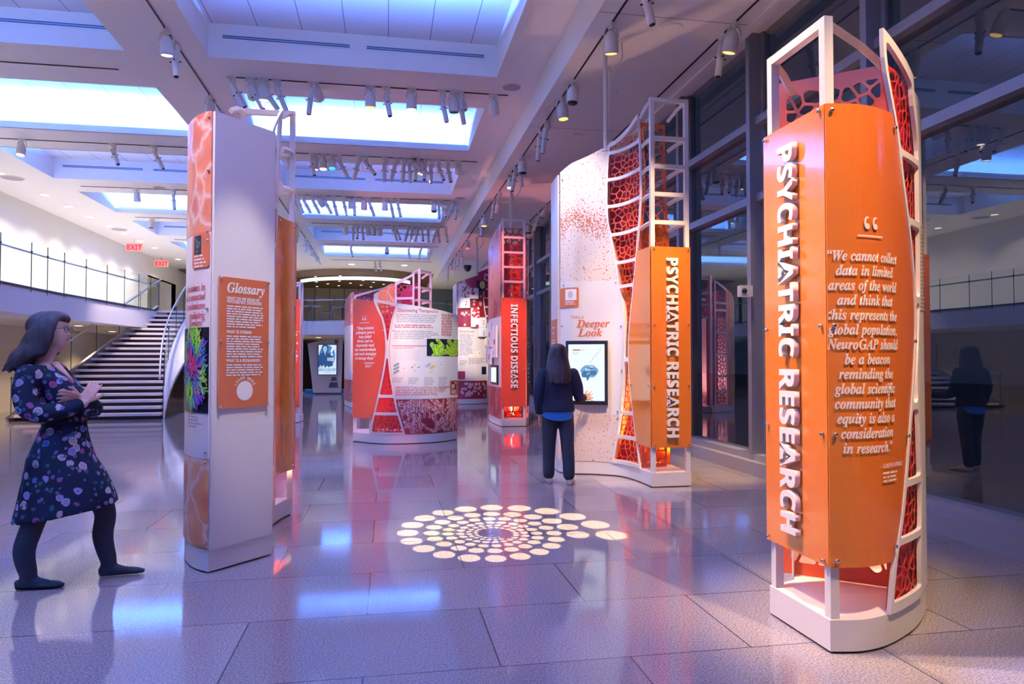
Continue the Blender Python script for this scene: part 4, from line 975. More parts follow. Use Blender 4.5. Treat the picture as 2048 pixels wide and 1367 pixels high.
# ---------- left foreground slab: glossary ----------
d3 = display('exhibit_display', 'white slab display at left with orange glossary panel, nearest the woman in the floral dress', (-1.1, 6.0, 0))
F3 = Surf([(-1.178, 5.102), (-.84, 5.505)])
C3 = Surf([(-1.36, 6.90), (-1.47, 6.45), (-1.505, 6.0), (-1.46, 5.58), (-1.375, 5.345), (-1.285, 5.20), (-1.185, 5.105)], n=8)
K3 = Surf([(-.835, 5.50), (-.94, 5.90), (-.985, 6.25), (-.965, 6.55), (-.925, 6.75), (-.862, 6.915)], n=8)
plinth(d3, [(p.x, p.y) for p in C3.P]+[(p.x, p.y) for p in K3.P], .16)
sl_ = plainpanel(d3, 'end_panel', F3, 0, F3.L, .16, 3.16, WHITEG, 0, .03)
bm = bmesh.new(); prism(bm, [(-1.165, 5.135), (-.86, 5.50), (-.93, 5.75), (-1.28, 5.55)], .16, 3.13); bm_obj('end_block', bm, WHITEG, d3); added_uplight(d3, -1.08, 5.5, 3.13, 150, UPC)
gl = [F3.px(433, 552), F3.px(532, 572), F3.px(532, 814), F3.px(433, 817)]
gx0, gx1, gz1, gz0 = gl[0][0], gl[1][0], gl[0][1], gl[3][1]
g = sheet('glossary_panel', F3, [[(gx0, gz0), (gx1, gz0), (gx1, gz1), (gx0, gz1)]], RUST, d3, .028, .008)
gw = gx1-gx0
def gz(f): return gz1-(gz1-gz0)*f
lettering('heading_lettering', F3, [('Glossary', gx0+gw*.14, gz(.115), .100, 'serif', 'LEFT', .93, 0, .002)], INKW, g, .034)
lettering('subheading_lettering', F3, [('WHAT DO WE MEAN BY', gx0+gw*.14, gz(.172), .030, 'bold', 'LEFT', .82, 0, .001), ('PSYCHIATRIC DISORDER?', gx0+gw*.14, gz(.198), .030, 'bold', 'LEFT', .82, 0, .001)], INKW, g, .034)
lettering('subheading_lettering', F3, [('WHAT IS STIGMA?', gx0+gw*.14, gz(.428), .030, 'bold', 'LEFT', .82, 0, .001)], INKW, g, .034)
lettering('subheading_lettering', F3, [('WHAT IS A BIOMARKER?', gx0+gw*.14, gz(.648), .030, 'bold', 'LEFT', .82, 0, .001)], INKW, g, .034)
rg = random.Random(21); pol = []
for f, n in ((.226, 9), (.456, 9), (.676, 5)): decal('paragraph_print', F3, block(F3, gx0+gw*.14, gx0+gw*.88, gz(f), n, (gz1-gz0)*.0195, rg, .12, .55), INKW, g, .034)
pol.append((disc(gx0+gw*.51, gz(.872), .070, n=28), 0))
decal('code_disc', F3, pol, INKW, g, .034)
bm = bmesh.new()
for k, ch in enumerate('LEARN MORE'):
    an = R(150-120*k/9); me = text2d(ch, .030, 'bold', 'CENTER', 0, .9)
    for v in me.vertices:
        x, y = v.co.x, v.co.y+.082; a_ = an-R(90); v.co = (gx0+gw*.51+x*math.cos(a_)-y*math.sin(a_), gz(.872)+x*math.sin(a_)+y*math.cos(a_), 0)
    b2 = wrap(me, F3, .034); m2 = bpy.data.meshes.new('x'); b2.to_mesh(m2); b2.free(); bm.from_mesh(m2); bpy.data.meshes.remove(m2)
me = bpy.data.meshes.new('l'); bm.to_mesh(me); bm.free(); local(d3, me); link('arched_lettering', me, INKW, g)
bolts(F3, [(gx0+.012, gz1-.012), (gx1-.012, gz1-.012), (gx0+.012, gz(.49)), (gx1-.012, gz(.49)), (gx0+.012, gz0+.012), (gx1-.012, gz0+.012)], g, off=.036)
x3 = C3.L
bz = [.165, .79, 1.075, 1.995, 2.30, 3.16]
sheet('backing_board', C3, [[(.55, .16), (x3, .16), (x3, 3.13), (.55, 3.13)]], WHITEG, d3, -.03, .03)
a1 = plainpanel(d3, 'image_panel', C3, .50, x3, C3.px(395, 468)[1], 3.165, VEIN, .006)
zmid1, zmid0 = C3.px(395, 468)[1], C3.px(395, 915)[1]
a2 = plainpanel(d3, 'text_panel', C3, .50, x3, zmid0, zmid1-.004, WHITEG, .006)
a3 = plainpanel(d3, 'image_panel', C3, .50, x3, .17, zmid0-.004, texmat('rust vein print', 'vein', 5.2), .006)
bolts(C3, [(x3-.02, z) for z in (3.12, 2.75, 2.33, 2.27, 1.8, 1.4, .82, .75, .2)], a2, off=.012)
tb = sheet('caption_tab', C3, [rrect(C3.px(390, 500)[0], x3+.0, C3.px(405, 536)[1], C3.px(405, 466)[1], .03)], RUST, a2, .014, .006)
u0, u1, v0, v1 = C3.px(394, 490)[0], C3.px(407, 490)[0], C3.px(400, 509)[1], C3.px(400, 472)[1]
pol = [(rrect(u0, u1, v0, v1, .004), 0)]; r4 = random.Random(9)
for k in range(26): pol.append((rod((u0+u1)/2+r4.gauss(0, .018), (v0+v1)/2+r4.gauss(0, .03), r4.uniform(.01, .03), .0016, r4.uniform(0, 3.1)), r4.choice((1, 1, 2))))
decal('caption_picture', C3, pol, [NAVY, mat('teal print', (.05, .35, .40), .4), mat('yellow print', (.7, .55, .1), .4)], tb, .0185)
decal('caption_print', C3, block(C3, u0, x3-.03, C3.px(400, 514)[1], 4, .024, r4), INKW, tb, .0185)
lettering('quote_lettering', C3, [(t, x3-.045, C3.px(395, y)[1], .070, 'serif', 'RIGHT', .8, 0, .001) for t, y in (('al variations in', 582), ('will be connected', 600), ('to mechanisms', 618), ('psychiatric', 637), ('disorders?”', 652))], INKR, a2, .0125)
bx0, bx1, bz0, bz1 = .52, x3, C3.px(395, 825)[1], C3.px(395, 655)[1]
pb_ = sheet('brain_picture', C3, [[(bx0, bz0), (bx1, bz0), (bx1, bz1), (bx0, bz1)]], mat('black picture ground', (.008, .008, .01), .25), a2, .013, .004)
FIB = [mat(n, c, .4) for n, c in (('fibre green', (.25, .65, .06)), ('fibre blue', (.05, .10, .65)), ('fibre violet', (.38, .08, .55)), ('fibre red', (.65, .04, .10)), ('fibre teal', (.03, .45, .45)), ('fibre yellow', (.62, .6, .08)))]
pol = []; cxb, czb = C3.px(391, 738)[0], (bz0+bz1)/2+.02
for k in range(700):
    t, q0 = r4.uniform(0, 6.28), math.sqrt(r4.random()); x, z = cxb+.19*q0*math.cos(t), czb+.28*q0*math.sin(t)
    if x > bx1-.03: continue
    zone = math.sin(x*23+z*11)+math.cos(z*17-x*5)+r4.uniform(-.9, .9)
    ci = 0 if zone > .9 else 5 if zone > .6 else 4 if zone > .2 else 1 if zone > -.5 else 2 if zone > -1.1 else 3
    an = math.atan2(z-czb, x-cxb)+r4.uniform(-.5, .9); L = r4.uniform(.03, .09); cv = r4.uniform(-.5, .5); w = .0055
    sp = [(x+L*(i/4-.5)*math.cos(an+cv*(i/4-.5)), z+L*(i/4-.5)*math.sin(an+cv*(i/4-.5))) for i in range(5)]
    pol.append(([(a_-w*math.sin(an), b_+w*math.cos(an)) for a_, b_ in sp]+[(a_+w*math.sin(an), b_-w*math.cos(an)) for a_, b_ in sp[::-1]], ci))
decal('fibre_print', C3, pol, FIB, pb_, .0155)
decal('caption_print', C3, block(C3, x3-.30, x3-.05, C3.px(405, 836)[1], 4, .022, r4, .35), INKG, a2, .0125)
# right side: lattice and plain orange panel running to the far tower
L3 = lambda z: .55; zt3 = 3.72
LW = edgefn(K3, [(562, 235), (560, 270), (556, 340), (552, 446), (549, 520), (547, 600), (546, 800), (547, 1010)])
lattice('lattice_frame', K3, lambda z: LW(z)-.50, LW, .165, 3.42, [.20, .55, .95, 2.05, 2.45, 2.80, 3.36], WHITEP, d3, .004, m=.03, bar=.045, zl=3.22, zr=zt3)
perforated('perforated_sheet', K3, lambda z: LW(z)-.48, lambda z: LW(z)-.02, .18, 3.35, .08, REDSHEET, d3, -.02, 6, .007)
sheet('backing_panel', K3, [strip(lambda z: LW(z)-.5, lambda z: LW(z)-.15, .18, 3.2, 12)], DEEPRED, d3, -.10, .006)
added_uplight(d3, -1.15, 6.6, .16, 60, UPC)
sheet('backing_board', K3, [[(.05, .16), (.60, .16), (.60, 3.1), (.05, 3.1)]], WHITEG, d3, -.01, .01)
o3 = sheet('side_panel', K3, [strip(lambda z: LW(z)+.005, lambda z: K3.L+.01, .425, 2.74, 24)], ORANGE, d3, .012, .008)
bolts(K3, [(K3.L-.03, z) for z in (2.70, 1.95, 1.25, .46)]+[(LW(2.7)+.05, 2.70), (LW(.46)+.05, .46)], o3, off=.018)
tower(d3, (-.885, 6.89), (-1.33, 6.90), ((-.945, 6.68), (-1.38, 6.6)), 3.80, [3.80, 3.42, 3.06])
S = Surf([(-.862, 6.93), (-1.36, 6.93)]); p = plainpanel(d3, 'title_panel', S, 0, S.L, .425, 2.74, ORANGE, .0)
# ---------- centre display: discovering therapeutics ----------
d5 = display('exhibit_display', 'convex display in the centre with red quotation panel and white drug discovery wall', (.35, 12.8, 0))
C5 = Surf([(-.58, 12.87), (-.276, 12.53), (-.019, 12.36), (.363, 12.32), (.755, 12.41), (1.031, 12.58), (1.275, 12.87)], n=8)
plinth(d5, [(p.x, p.y) for p in C5.P]+[(1.27, 13.4), (.4, 13.5), (-.57, 13.45)])
L5 = edgefn(C5, [(747, 597), (752, 612), (764, 640), (771, 687), (768.5, 725), (760, 772), (745.6, 836), (739, 870)])
R5 = edgefn(C5, [(795, 606), (786, 637), (779, 690), (780, 722), (785, 763), (795, 816), (810, 868)])
z5 = lambda x, y: C5.px(x, y)[1]
lattice('lattice_frame', C5, L5, R5, .165, z5(770, 600), [.17, .52, .82, 1.50, z5(770, 603)], WHITEP, d5, .0, m=.03, bar=.05, zl=z5(747, 598), zr=z5(795, 606))
perforated('perforated_sheet', C5, lambda z: L5(z)+.01, lambda z: R5(z)-.01, .18, z5(770, 608), .085, REDSHEET, d5, -.05, 3, .010)
perforated('perforated_sheet', C5, lambda z: (L5(z)+R5(z))/2-.05, lambda z: R5(z)+.1, .18, z5(770, 612), .07, DEEPRED, d5, -.25, 8, .012)
perforated('perforated_sheet', C5, lambda z: L5(z)-.2, lambda z: (L5(z)+R5(z))/2-.02, .18, z5(770, 612), .10, REDORANGE, d5, -.28, 18, .008)
rp = sheet('quote_panel', C5, [strip(lambda z: .0, lambda z: L5(z)-.004, .425, z5(708, 598), 30, z5(708, 597), z5(747, 602))], REDORANGE, d5, .012, .008)
bolts(C5, [(.02, 2.50), (.02, 1.95), (.02, 1.2), (.02, .45), (L5(1.95)-.02, 1.95), (L5(1.2)-.02, 1.2), (L5(.45)-.03, .45)], rp, off=.018, r=.012)
sq = C5.px(731, 700)[0]; za, zb = z5(731, 658.5), z5(731, 718.5)
DL = ['“Drug-resistant', 'pathogens pose a', 'huge global', 'threat, and we', 'desperately need', 'new antimicrobials', 'and novel strategies', 'to manage them.”']
glyphs(C5, rp, sq, [(t, za+(zb-za)*i/7) for i, t in enumerate(DL)], .079, INKW, off=.018, sx=.88, fat=.006)
qmark(rp, C5, sq-.02, z5(730, 636), .11, .26, off=.018)
zc = z5(740, 726.5); sc5 = C5.px(730, 700)[0]
decal('attribution_print', C5, [(rrect(sc5, sc5+.24, zc, zc+.016, .003), 0)]+block(C5, sc5+.03, sc5+.22, zc-.03, 3, .018, random.Random(5)), INKW, rp, .018)
sheet('backing_board', C5, [strip(lambda z: R5(z)+.0, lambda z: C5.L-.01, .17, 2.4, 20, z5(795, 610), z5(912, 634))], WHITEG, d5, -.03, .03)
zI = z5(860, 797)
tw = sheet('text_panel', C5, [strip(lambda z: R5(z)+.006, lambda z: C5.L, zI, 2.4, 30, z5(795, 606), z5(912, 630))], WHITEG, d5, .008, .006)
im = sheet('image_panel', C5, [strip(lambda z: R5(z)+.006, lambda z: C5.L, .17, zI-.004, 14)], DKRED, d5, .008, .006)
sx = lambda x: C5.px(x, 700)[0]; r5 = random.Random(31)
lettering('heading_lettering', C5, [('Discovering Therapeutics', sx(795), z5(830, 624), .088, '', 'LEFT', .80, 0, .001)], INKR, tw, .014)
lettering('side_quote_lettering', C5, [(t, sx(882), z5(895, y), .074, 'serif', 'LEFT', .75, 0, .001) for t, y in (('Broad Institute', 633), ('researchers', 638.5), ('are studying', 644), ('the genomes', 649.5), ('of thousands', 655), ('of bacteria to', 660.5), ('identify new', 666), ('drug targets.', 671))], INKR, tw, .014)
lettering('pull_quote_lettering', C5, [(t, sx(791), z5(830, y), .062, 'serif', 'LEFT', .95, 0, .0) for t, y in (('PROSPECT has uncovered new drug targets', 777), ('and hundreds of compounds that kill M.', 781.5), ('tuberculosis, paving the way for a new', 786), ('generation of tuberculosis drugs.', 790.5))], INKR, tw, .014)
lettering('subheading_lettering', C5, [('Featuring PROSPECT', sx(787), z5(800, 697), .042, 'serif', 'LEFT', .9, 0, 0)], INKR, tw, .014)
PM = [INKG, INKR, mat('pale grey print', (.68, .68, .70), .6), mat('grey green print', (.25, .38, .36), .5), mat('tan print', (.75, .62, .42), .5), mat('lavender print', (.52, .50, .70), .5), mat('amber print', (.80, .48, .08), .5), mat('blush print', (.82, .64, .66), .5)]
decal('paragraph_print', C5, block(C5, sx(792), sx(876), z5(830, 630), 5, .031, r5), INKG, tw, .0135)
decal('paragraph_print', C5, block(C5, sx(788), sx(878), z5(830, 663), 5, .031, r5), INKG, tw, .0135)
decal('paragraph_print', C5, block(C5, sx(789), sx(874), z5(830, 651), 2, .033, r5), INKR, tw, .0135)
decal('paragraph_print', C5, block(C5, sx(787), sx(842), z5(810, 701), 7, .027, r5, .1), PM[2], tw, .0135)
decal('red_rule', C5, [(rrect(sx(784.5), sx(863), z5(820, 692), z5(820, 690.6), .002), 0)], INKR, tw, .0135)
for i, (x, n) in enumerate(((785.5, 4), (817, 5), (848, 7), (876, 11))): decal('caption_print', C5, block(C5, sx(x), sx(x+(22 if i < 3 else 18)), z5(800, 756), n, .024, r5, .3), INKG, tw, .0135)
for x, rods_, dots in ((785, ((793, 729, 3, .07), (793, 736, 3, .07), (793, 743, 3, .07)), (808,)), (817, ((824, 734, 3, .035), (837, 734, 3, .035), (830, 741, 4, .03)), (829,)), (848, ((856, 730, 5, .07), (864, 734, 6, .07), (862, 743, 7, .07)), ()), (876, (), (881, 887, 893))):
    pol = [([(sx(x), z5(800, 724)), (sx(x+.5), z5(800, 724)), (sx(x+.5), z5(800, 750)), (sx(x), z5(800, 750))], 2)]
    pol += [(rod(sx(a_), z5(800, y), L, .022 if L > .05 else .010, .5), c) for a_, y, c, L in rods_]+[(disc(sx(a_), z5(800, y), .010), r5.choice((2, 4, 3))) for a_ in dots for y in (729, 736, 743)]
    decal('diagram_print', C5, pol, PM, tw, .0135)
# green rods picture, red rods picture
x0, x1, zl, zh = sx(853), C5.L, z5(880, 711.5), z5(880, 677.5)
gp = sheet('rod_picture', C5, [[(x0, zl), (x1, zl), (x1, zh), (x0, zh)]], NAVY, tw, .014, .004)
def clipr(pl, x0, x1, z0, z1): return clip(clip(clip(clip(pl, x0, 0, -1, 0), x1, 0, 1, 0), 0, z0, 0, -1), 0, z1, 0, 1)
pol = []
for k in range(30):
    x, z, an, L = r5.uniform(x0+.03, x1), r5.uniform(zl, zh-.03), r5.choice((.7, 2.2, 1.9, .4, 2.6))+r5.uniform(-.25, .25), r5.uniform(.14, .24)
    if x < x0+.17 and z > zh-.14: continue
    for rr_, c in ((.034, 1), (.026, 0), (.008, 1)):
        q_ = clipr(rod(x, z, L, rr_, an), x0, x1, zl, zh)
        if len(q_) > 2: pol.append((q_, c))
decal('rod_print', C5, pol, [GREEN, LIME], gp, .0165)
def rods(S, parent, xf0, xf1, zl, zh, n, L, r, seed, mats, off):
    rr_ = random.Random(seed); pol = []
    for k in range(n):
        z = rr_.uniform(zl, zh); x = rr_.uniform(xf0(z), xf1(z)); an = rr_.choice((.6, 1.2, 2.0, 2.6))+rr_.uniform(-.4, .4); l = rr_.uniform(.5, 1)*L
        for q0, c in ((r, 0), (r*.62, 1 if rr_.random() < .75 else 2)):
            q_ = clipr(rod(x, z, l, q0, an), xf0(z) if False else min(xf0(zl), xf0(zh)), xf1(z), zl, zh)
            q_ = clip(q_, xf0(zl)+.01, zl, -(zh-zl), (xf0(zh)-xf0(zl)))
            if len(q_) > 2: pol.append((q_, c))
    decal('rod_print', S, pol, mats, parent, off)
rods(C5, im, lambda z: R5(z)+.01, lambda z: C5.L-.005, .18, zI-.01, 90, .28, .020, 17, [PALEPINK, MIDRED, DKRED], .012)
tbx = sheet('caption_tab', C5, [rrect(sx(899), C5.L, z5(906, 789), z5(906, 760), .03)], RUST, tw, .014, .006)
decal('caption_picture', C5, [(rrect(sx(901), sx(911), z5(906, 778), z5(906, 763), .01), 0)]+[(disc(r5.uniform(sx(902), sx(910)), r5.uniform(z5(906, 777), z5(906, 764)), .012), r5.choice((1, 2))) for k in range(22)]+[(p_, 2) for p_, _ in block(C5, sx(901), sx(910), z5(906, 781), 3, .022, r5)], [NAVY, PALEPINK, INKW], tbx, .0185)
bolts(C5, [(R5(1.95)+.04, 1.95), (R5(1.2)+.04, 1.2), (C5.L-.02, 2.15), (C5.L-.02, 1.6), (C5.L-.02, 1.05)], tw, off=.012)
tower(d5, (-.555, 12.91), (-.555, 13.42), ((-.30, 12.80), (-.3, 13.4)), 2.535, [2.535])
bm = bmesh.new(); beam(bm, (-.27, 12.60, .16), (-.27, 12.60, .46), .05); bm_obj('post', bm, WHITEP, d5)
S = Surf([(1.275, 12.89), (1.27, 13.38)]); plainpanel(d5, 'end_panel', S, 0, S.L, .165, 2.25, WHITEG, 0, .02)
S = Surf([(1.25, 13.39), (.4, 13.48), (-.3, 13.44)], n=4); plainpanel(d5, 'back_panel', S, 0, S.L, .165, 2.3, DEEPRED, 0, .01)

added_uplight(d5, .45, 12.95, .165, 30, (1, .3, .2)); added_uplight(d5, -.25, 13.1, .165, 20, (1, .3, .2))
# ---------- the display behind it: crimson lattice tower ----------
d6 = display('exhibit_display', 'crimson lattice tower rising behind the drug discovery wall in the centre', (.5, 18.1, 0))
ax, bx = at(838.5, 560, 1, 18.0), at(861, 560, 1, 18.5)
e0 = at(748, 590, 1, 18.9)
C6 = Surf([(e0.x, e0.y), ((e0.x+ax.x)/2-.1, 18.30), (ax.x-.02, ax.y)], n=8)
px6 = lambda x, y: C6.px(x, y)
plinth(d6, [(p.x, p.y) for p in C6.P]+[(bx.x, bx.y), (bx.x, 19.4), (e0.x, 19.6)])
tower(d6, (ax.x, ax.y+.02), (bx.x, bx.y), ((ax.x-.2, ax.y+.35), (bx.x-.2, bx.y+.35)), px6(840, 537)[1]+.0, [px6(840, 538)[1], px6(840, 572)[1], px6(840, 597)[1], px6(840, 625)[1]], w=.06)
La, Lb, Lc = px6(757, 575)[0], px6(790, 575)[0], px6(829, 575)[0]
zz = lambda x, y: px6(x, y)[1]
lattice('lattice_frame', C6, lambda z: Lb+.0, lambda z: Lc, .165, zz(795, 563), [.2, .6, 1.0, 1.6, 2.2, zz(800, 612), zz(800, 596.5), zz(800, 566)], WHITEP, d6, .0, m=.05, bar=.06, zl=zz(791, 565), zr=zz(829, 546))
perforated('perforated_sheet', C6, lambda z: Lb+.02, lambda z: Lc-.02, .18, zz(795, 570), .11, MAGENTA, d6, -.05, 5, .014)
sheet('backing_panel', C6, [[(Lb, .18), (Lc, .18), (Lc, zz(829, 562)), (Lb, zz(795, 580))]], DEEPRED, d6, -.3, .006)
perforated('perforated_sheet', C6, lambda z: Lc+.03, lambda z: C6.L-.03, .18, zz(838, 545), .11, REDSHEET, d6, -.18, 7, .014)
sheet('image_panel', C6, [[(La, .17), (Lb-.01, .17), (Lb-.01, zz(790, 566)), (La, zz(757, 583))]], SPARK, d6, .006, .008)
sheet('end_panel', C6, [[(.0, .17), (La, .17), (La, zz(757, 583)), (0, zz(748, 588))]], WHITEG, d6, .006, .008)
S = Surf([(bx.x-.02, 18.6), (bx.x-.1, 19.35), (e0.x, 19.55), (e0.x, 18.95)], False); plainpanel(d6, 'back_panel', S, 0, S.L, .17, 2.7, WHITEG, 0, .01)

added_uplight(d6, .1, 18.9, .165, 150, (1, .35, .40))
# ---------- display with marbled red print, behind on the left ----------
d7 = display('exhibit_display', 'display with marbled red print and pink lattice crown behind the red quotation panel', (-1.5, 21.5, 0))
g7 = [at(x, y, 2, 0) for x, y in ((688.5, 809), (697, 813.5), (708, 815.5))]
C7 = Surf([(g7[0].x, g7[0].y), (g7[1].x, g7[1].y), (g7[2].x, g7[2].y), (g7[2].x+.7, g7[2].y+.15), (g7[2].x+1.25, g7[2].y+.6)], n=8)
plinth(d7, [(p.x, p.y) for p in C7.P]+[(C7.P[-1].x, 23.2), (g7[0].x+.1, 23.2)])
z7 = lambda y: C7.px(700, y)[1]
sE = C7.px(708, 700)[0]
sheet('image_panel', C7, [[(0, z7(650)), (sE, z7(650)), (sE, z7(585)), (0, z7(600))]], TISSUE, d7, .006, .01)
t7 = sheet('text_panel', C7, [[(0, z7(759)), (C7.L, z7(759)), (C7.L, z7(650)), (0, z7(650))]], WHITEG, d7, .006, .01)
sheet('image_panel', C7, [[(0, .17), (C7.L, .17), (C7.L, z7(759)), (0, z7(759))]], TISSUE, d7, .006, .01)
decal('body_print', C7, block(C7, .03, .28, z7(665), 16, .062, random.Random(2))+block(C7, .12, .44, z7(722), 4, .05, random.Random(3))+[(rrect(0.02, .45, z7(733), z7(732.3), .004), 0)], INKG, t7, .014)
zc7 = [C7.px(735, y)[1] for y in (583, 575, 562)]
lattice('lattice_frame', C7, lambda z: sE, lambda z: C7.L, .165, z7(597), [1.0, 1.9, 2.7, z7(598)], WHITEP, d7, .0, m=.05, bar=.07, zl=z7(592), zr=z7(563))
perforated('perforated_sheet', C7, lambda z: sE+.02, lambda z: C7.L-.02, .2, z7(584), .12, MAGENTA, d7, -.06, 13, .016)
pE = C7.P[-1]; tower(d7, (pE.x, pE.y+.05), (pE.x-.1, pE.y+.6), ((pE.x-.3, pE.y+.1), (pE.x-.4, pE.y+.6)), z7(562), [z7(562), z7(574), z7(590)], w=.07)

# ---------- infectious disease tower ----------
d4 = display('exhibit_display', 'slender red orange tower lettered for infectious disease, left of the woman in black jacket', (2.75, 15.6, 0))
T4 = Surf([(2.457, 15.11), (3.0, 15.12)]); W4 = Surf([(2.46, 17.1), (2.40, 16.2), (2.455, 15.14)], n=8); Q4 = Surf([(3.0, 15.12), (3.14, 15.5), (3.2, 16.0), (3.2, 16.8)], n=8)
plinth(d4, [(p.x, p.y) for p in W4.P]+[(2.46, 15.1), (3.0, 15.1)]+[(p.x, p.y) for p in Q4.P]+[(2.8, 17.1)])
RZ4 = [4.53, 4.15, 3.82, 3.50, 3.18]
tower(d4, (2.49, 15.15), (2.97, 15.16), ((2.50, 15.5), (3.05, 15.5)), 4.53, RZ4)
p = plainpanel(d4, 'title_panel', T4, 0, T4.L, .43, 2.80, REDORANGE, .012)
lettering('raised_lettering', T4, [('INFECTIOUS DISEASE', .205, 2.66, .2, 'bold', 'LEFT', .885, .016, .003)], INKW, p, .024, down=True)
bolts(T4, [(.03, 2.76), (T4.L-.03, 2.76), (.03, 1.9), (T4.L-.03, 1.9), (.03, 1.2), (T4.L-.03, 1.2), (.03, .47), (T4.L-.03, .47)], p, off=.024)
B4 = Surf([(2.50, 15.55), (3.03, 15.55)])
perforated('perforated_sheet', B4, lambda z: 0., lambda z: B4.L, .17, 4.4, .13, REDSHEET, d4, 0, 14, .014)
sheet('backing_panel', B4, [[(0, .17), (B4.L, .17), (B4.L, 4.1), (0, 4.1)]], mat('bright red acrylic', (.8, .10, .03), .4), d4, -.35, .006)  # backing in one even bright red
q4 = plainpanel(d4, 'quote_panel', Q4, 0, .62, .43, 2.78, ORANGE, .012)
glyphs(Q4, q4, .28, [('“They', 1.75), ('represent', 1.66), ('an urgent', 1.57), ('threat', 1.48), ('to health', 1.39), ('worldwide', 1.30), ('today.”', 1.21)], .09, INKW, off=.018, sx=.8) if False else None
qmark(q4, Q4, .30, 2.02, .10, .2, off=.018)
decal('quote_print', Q4, block(Q4, .10, .48, 1.80, 10, .095, random.Random(6), .3, .5), INKW, q4, .018)
lattice('lattice_frame', Q4, lambda z: .65, lambda z: 1.0, .17, 4.2, [.2, .6, 1.1, 1.8, 2.6, 3.0, 3.4, 3.8, 4.15], WHITEP, d4, .0, m=.04, bar=.05)
perforated('perforated_sheet', Q4, lambda z: .03, lambda z: 1.0, 2.85, 4.3, .12, MAGENTA, d4, -.05, 23, .014)
sheet('image_panel', W4, [[(0, 2.40), (W4.L, 2.40), (W4.L, 4.45), (0, 4.10)]], HATCH, d4, .006, .01)
t4 = plainpanel(d4, 'text_panel', W4, 0, W4.L, .85, 2.395, WHITEG, .006, .01)
plainpanel(d4, 'image_panel', W4, 0, W4.L, .17, .845, HATCH, .006, .01)
ws = lambda x, y: W4.px(x, y)
for (s0_, s1_, a_, b_) in ((.15, .62, 1.35, 1.75), (.75, 1.25, 1.75, 2.3), (.75, 1.25, 1.35, 1.70), (1.35, 1.8, 1.5, 2.2)):
    cdp = sheet('specimen_card', W4, [[(s0_, a_), (s1_, a_), (s1_, b_), (s0_, b_)]], INKW, d4, .06, .03)
    decal('card_print', W4, [(disc((s0_+s1_)/2+.03, (a_+b_)/2, .07), 0), (rod((s0_+s1_)/2-.06, a_+.1, .1, .02, .9), 0)], INKR, cdp, .077)
ts = plainpanel(d4, 'touchscreen', W4, 1.1, 1.75, .90, 1.33, BLACK, .03, .04); plainpanel(ts, 'screen', W4, 1.16, 1.69, .95, 1.28, SCREEN, .053, .004)
S = Surf([(3.2, 16.8), (2.8, 17.1), (2.46, 17.12)], False); plainpanel(d4, 'back_panel', S, 0, S.L, .17, 3.9, WHITEG, 0, .01)
pole(d4, 2.78, 15.75, .2, label='white pole with cable from the ceiling into the infectious disease tower')

added_uplight(d4, 2.85, 15.75, .165, 50, (1, .25, .2)); added_uplight(d4, 2.8, 16.3, .165, 120, (1, .3, .3))
# ---------- far display with blood cells and specimen cards ----------
d8 = display('exhibit_display', 'far display with dark red cell print and raised specimen cards', (2.9, 23.2, 0))
C8 = Surf([(2.27, 23.05), (2.55, 22.95), (2.95, 23.0), (3.42, 23.3)], n=8)
plinth(d8, [(p.x, p.y) for p in C8.P]+[(3.4, 24.2), (2.25, 24.2)])
z8 = lambda x, y: C8.px(x, y)[1]; s8 = lambda x: C8.px(x, 700)[0]
sL, sR = s8(915.5), s8(976)
ztl, ztr = z8(916, 565), z8(975, 543)
Lx = table([(.2, s8(973)), (1.6, s8(975)), (2.4, s8(974)), (2.9, s8(970)), (3.4, s8(966)), (3.9, s8(967)), (4.4, s8(969))])
i8 = sheet('image_panel', C8, [strip(lambda z: sL, Lx, z8(940, 653.5), ztl, 20, ztl, ztr-.05)], DKRED, d8, .0, .01)
t8 = sheet('text_panel', C8, [strip(lambda z: sL, lambda z: Lx(z)+.03, z8(940, 761), z8(940, 653.8), 10)], mat('cream laminate', (.78, .72, .66), .3), d8, .0, .01)
j8 = sheet('image_panel', C8, [strip(lambda z: sL, lambda z: Lx(z), .17, z8(940, 761.5), 6)], DKRED, d8, .0, .01)
sheet('bone_strip', C8, [[(sL+.01, z8(920, 616)), (s8(922.5), z8(920, 616)), (s8(924.5), z8(920, 566)), (sL+.01, z8(920, 566))]], mat('mottled bone print', (.72, .52, .42), .4), i8, .007, .004)
CELL = [mat('cell rim print', (.85, .66, .52), .4), mat('cell hollow print', (.40, .05, .04), .4)]
r8 = random.Random(12)
def cells(parent, box8, n):
    pol = []
    for k in range(n):
        x, z = r8.uniform(*box8[:2]), r8.uniform(*box8[2:]); q_ = r8.uniform(.03, .05)
        pol += [(disc(x, z, q_, q_*1.1), 0), (disc(x, z, q_*.45, q_*.5), 1)]
    decal('cell_print', C8, pol, CELL, parent, .0065)
cells(i8, (s8(924), s8(962), z8(940, 650), z8(940, 562)), 44); cells(j8, (sL+.05, sR-.12, .27, z8(940, 765)), 34)
